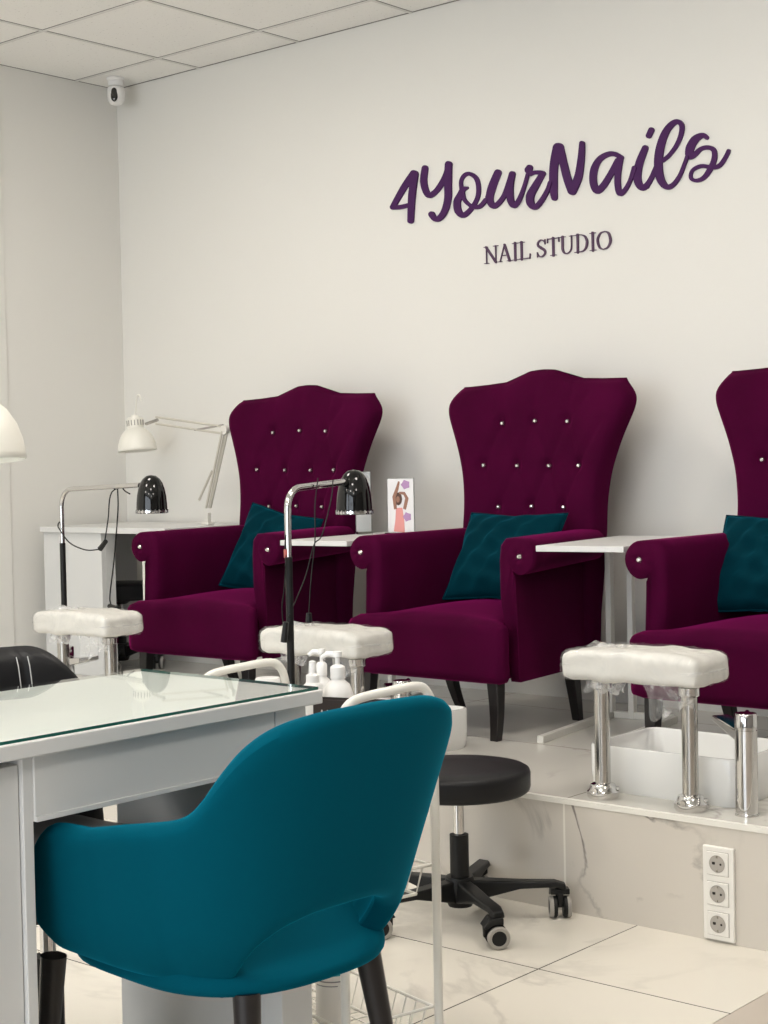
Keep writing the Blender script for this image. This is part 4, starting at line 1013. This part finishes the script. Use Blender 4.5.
LET = {
 'four': (0, [[(225,182,58),(150,290,52),(65,440,42)], [(65,443,36),(120,440,34),(190,425,34)], [(236,185,56),(215,350,55),(205,545,46)]]),
 'letter_y': (0, [[(312,142,52),(302,240,56),(320,318,52),(350,350,46),(400,315,42),(450,245,46),(485,170,50),(497,112,54)], [(494,112,56),(490,250,60),(490,370,56),(465,470,52),(425,525,46),(390,530,40),(366,496,50)]]),
 'letter_o': (0, [[(592,300,32),(590,240,30),(615,196,32),(655,184,32),(705,218,36),(724,290,36),(715,370,34),(670,450,36),(610,502,44),(568,470,58),(560,400,58),(585,345,50),(605,305,44),(636,292,24)], [(600,320,36),(612,375,30),(645,415,28),(690,440,30),(740,432,34),(780,385,32)]]),
 'letter_u': (1, [[(90,470,28),(130,390,44),(165,300,52)], [(163,305,52),(125,400,58),(108,480,54),(130,530,42),(165,518,36),(210,460,34),(245,370,38),(266,310,44)], [(267,308,42),(250,400,50),(255,490,48),(280,530,38),(315,490,32),(350,400,25),(376,310,22)]]),
 'letter_r': (1, [[(378,280,56),(386,266,48)], [(390,312,26),(420,298,28),(470,300,34),(480,308,38)], [(480,305,38),(430,390,50),(393,460,58),(396,515,54),(430,540,38),(475,490,34),(515,420,30),(532,370,28)]]),
 'letter_n': (1, [[(582,125,72),(556,250,62),(553,400,60),(560,475,44)], [(592,124,70),(622,230,56),(650,340,56),(682,425,60)], [(686,428,60),(728,330,56),(748,200,46),(755,95,36)]]),
 'letter_a': (2, [[(405,460,46),(340,425,50),(270,428,52),(190,480,62),(140,580,74),(135,700,74),(170,775,70),(230,730,66),(300,620,60),(370,490,60)], [(392,470,64),(372,600,62),(370,720,60),(390,802,58),(440,770,44),(490,680,38),(530,560,48)]]),
 'letter_i': (2, [[(632,368,64),(580,500,78),(555,620,84),(570,710,74),(610,748,64),(660,710,52),(710,620,44)], [(692,195,58),(668,250,54)]]),
 'letter_l': (3, [[(60,620,42),(100,540,34),(140,450,34)], [(190,410,34),(240,370,32),(300,290,34),(338,200,38),(344,125,42),(305,96,42),(250,130,52),(200,210,62),(165,330,70),(155,450,70),(172,560,66),(220,622,48),(275,606,38),(330,530,32),(370,430,28),(388,380,30)]]),
 'letter_s': (3, [[(545,225,36),(510,206,44),(450,240,68),(410,310,74),(405,372,62),(445,362,46),(500,315,35),(560,305,38),(603,330,42),(605,400,46),(572,480,46),(520,550,38),(460,572,32),(417,550,30),(430,490,28),(500,455,34),(590,465,38),(650,450,36),(700,380,34),(722,332,32)]]),
}
ORG = [(385, 150, 7.68), (475, 130, 6.982), (580, 110, 9.6), (640, 110, 8.084)]
sg = empty('wall_sign', (-3.3, YB, 2.15), 0, 'large violet script lettering reading 4YourNails on the back wall', 'sign')
for nm, (zi, strokes) in LET.items():
    ox, oy, sc3 = ORG[zi]
    m = MB()
    for i, s3 in enumerate(strokes):
        ribbon(m, s3, lambda a, b: wallpt(ox+a/sc3, oy+b/sc3), YB-0.006-0.0016*i, YB-0.0005)
    m.v = [(v[0]+3.3, v[1]-YB, v[2]-2.15) for v in m.v]
    m.build(nm, 'violet', sg, smooth=False)

sg2 = empty('wall_lettering', (-3.3, YB, 1.9), 0, 'small dark serif lettering reading NAIL STUDIO below the script sign', 'sign')
# serif capitals: strokes (x0, y0, x1, y1, thickness), curves as ribbons; units of cap height
K, TH, SR = 0.15, 0.055, 0.04
def ser(x, y, wd=0.34): return (x-wd/2, y, x+wd/2, y, SR)
GL = {
 'N': (1.05, [(0.17,0,0.17,1,TH),(0.14,0.97,0.88,0.03,K),(0.88,0,0.88,1,TH),ser(0.17,0.02),ser(0.12,0.98,0.26),ser(0.88,0.98)], []),
 'A': (1.05, [(0.14,0.02,0.50,0.98,TH),(0.50,0.98,0.86,0.02,K),(0.27,0.36,0.72,0.36,TH),ser(0.14,0.02,0.28),ser(0.86,0.02,0.34)], []),
 'I': (0.48, [(0.24,0,0.24,1,K),ser(0.24,0.02,0.4),ser(0.24,0.98,0.4)], []),
 'L': (0.90, [(0.24,0,0.24,1,K),ser(0.24,0.98,0.4),(0.05,0.025,0.82,0.025,TH),(0.83,0.0,0.87,0.26,TH)], []),
 'S': (0.80, [(0.66,0.98,0.66,0.72,TH),(0.10,0.02,0.10,0.28,TH)], [[(0.66,0.78,.05),(0.55,0.92,.07),(0.36,0.97,.08),(0.17,0.86,.10),(0.16,0.68,.13),(0.38,0.52,.17),(0.62,0.36,.15),(0.66,0.18,.11),(0.48,0.03,.08),(0.26,0.04,.06),(0.11,0.22,.05)]]),
 'T': (0.90, [(0.45,0,0.45,1,K),ser(0.45,0.02,0.4),(0.04,0.97,0.86,0.97,TH),(0.05,0.99,0.04,0.76,TH),(0.85,0.99,0.86,0.76,TH)], []),
 'U': (1.05, [ser(0.22,0.98,0.38),ser(0.86,0.98,0.30)], [[(0.22,1.0,K),(0.22,0.6,K),(0.23,0.25,.14),(0.38,0.05,.09),(0.60,0.03,.07),(0.80,0.18,.06),(0.86,0.45,.055),(0.86,1.0,.055)]]),
 'D': (1.05, [(0.24,0,0.24,1,K),ser(0.14,0.98,0.24),ser(0.14,0.02,0.24)], [[(0.14,0.975,.05),(0.45,0.975,.055),(0.72,0.88,.10),(0.87,0.66,.15),(0.89,0.45,.155),(0.80,0.19,.12),(0.62,0.05,.07),(0.40,0.025,.055),(0.14,0.025,.05)]]),
 'O': (1.10, [], [[(0.55,0.98,.055),(0.30,0.92,.09),(0.13,0.68,.14),(0.11,0.45,.15),(0.22,0.14,.12),(0.42,0.02,.07),(0.55,0.015,.055),(0.78,0.08,.09),(0.95,0.32,.14),(0.97,0.55,.15),(0.86,0.86,.12),(0.68,0.97,.07),(0.55,0.98,.055)]]),
}
LX0, LX1, LZ, CH = -3.577, -3.016, 1.889, 0.063
tot = sum(GL[c][0] if c != ' ' else 0.40 for c in 'NAIL STUDIO'); kx = (LX1-LX0)/tot
cx = 0
NMS = {'N': 'letter_n', 'A': 'letter_a', 'I': 'letter_i', 'L': 'letter_l', 'S': 'letter_s', 'T': 'letter_t', 'U': 'letter_u', 'D': 'letter_d', 'O': 'letter_o'}
for c in 'NAIL STUDIO':
    if c == ' ': cx += 0.40; continue
    adv, bars, curves = GL[c]; m = MB()
    mp_ = lambda a, b: (LX0+3.3+(cx+a)*kx, LZ-1.9+b*CH)
    for i, (a, b, a2, b2, th) in enumerate(bars):
        ribbon(m, [(a, b, th), ((a+a2)/2, (b+b2)/2, th), (a2, b2, th)], mp_, -0.006-0.0001*i, -0.0004, 1)
    for cv in curves: ribbon(m, cv, mp_, -0.0065, -0.0004, 4)
    m.build(NMS[c], 'violet_dark', sg2, smooth=False)
    cx += adv
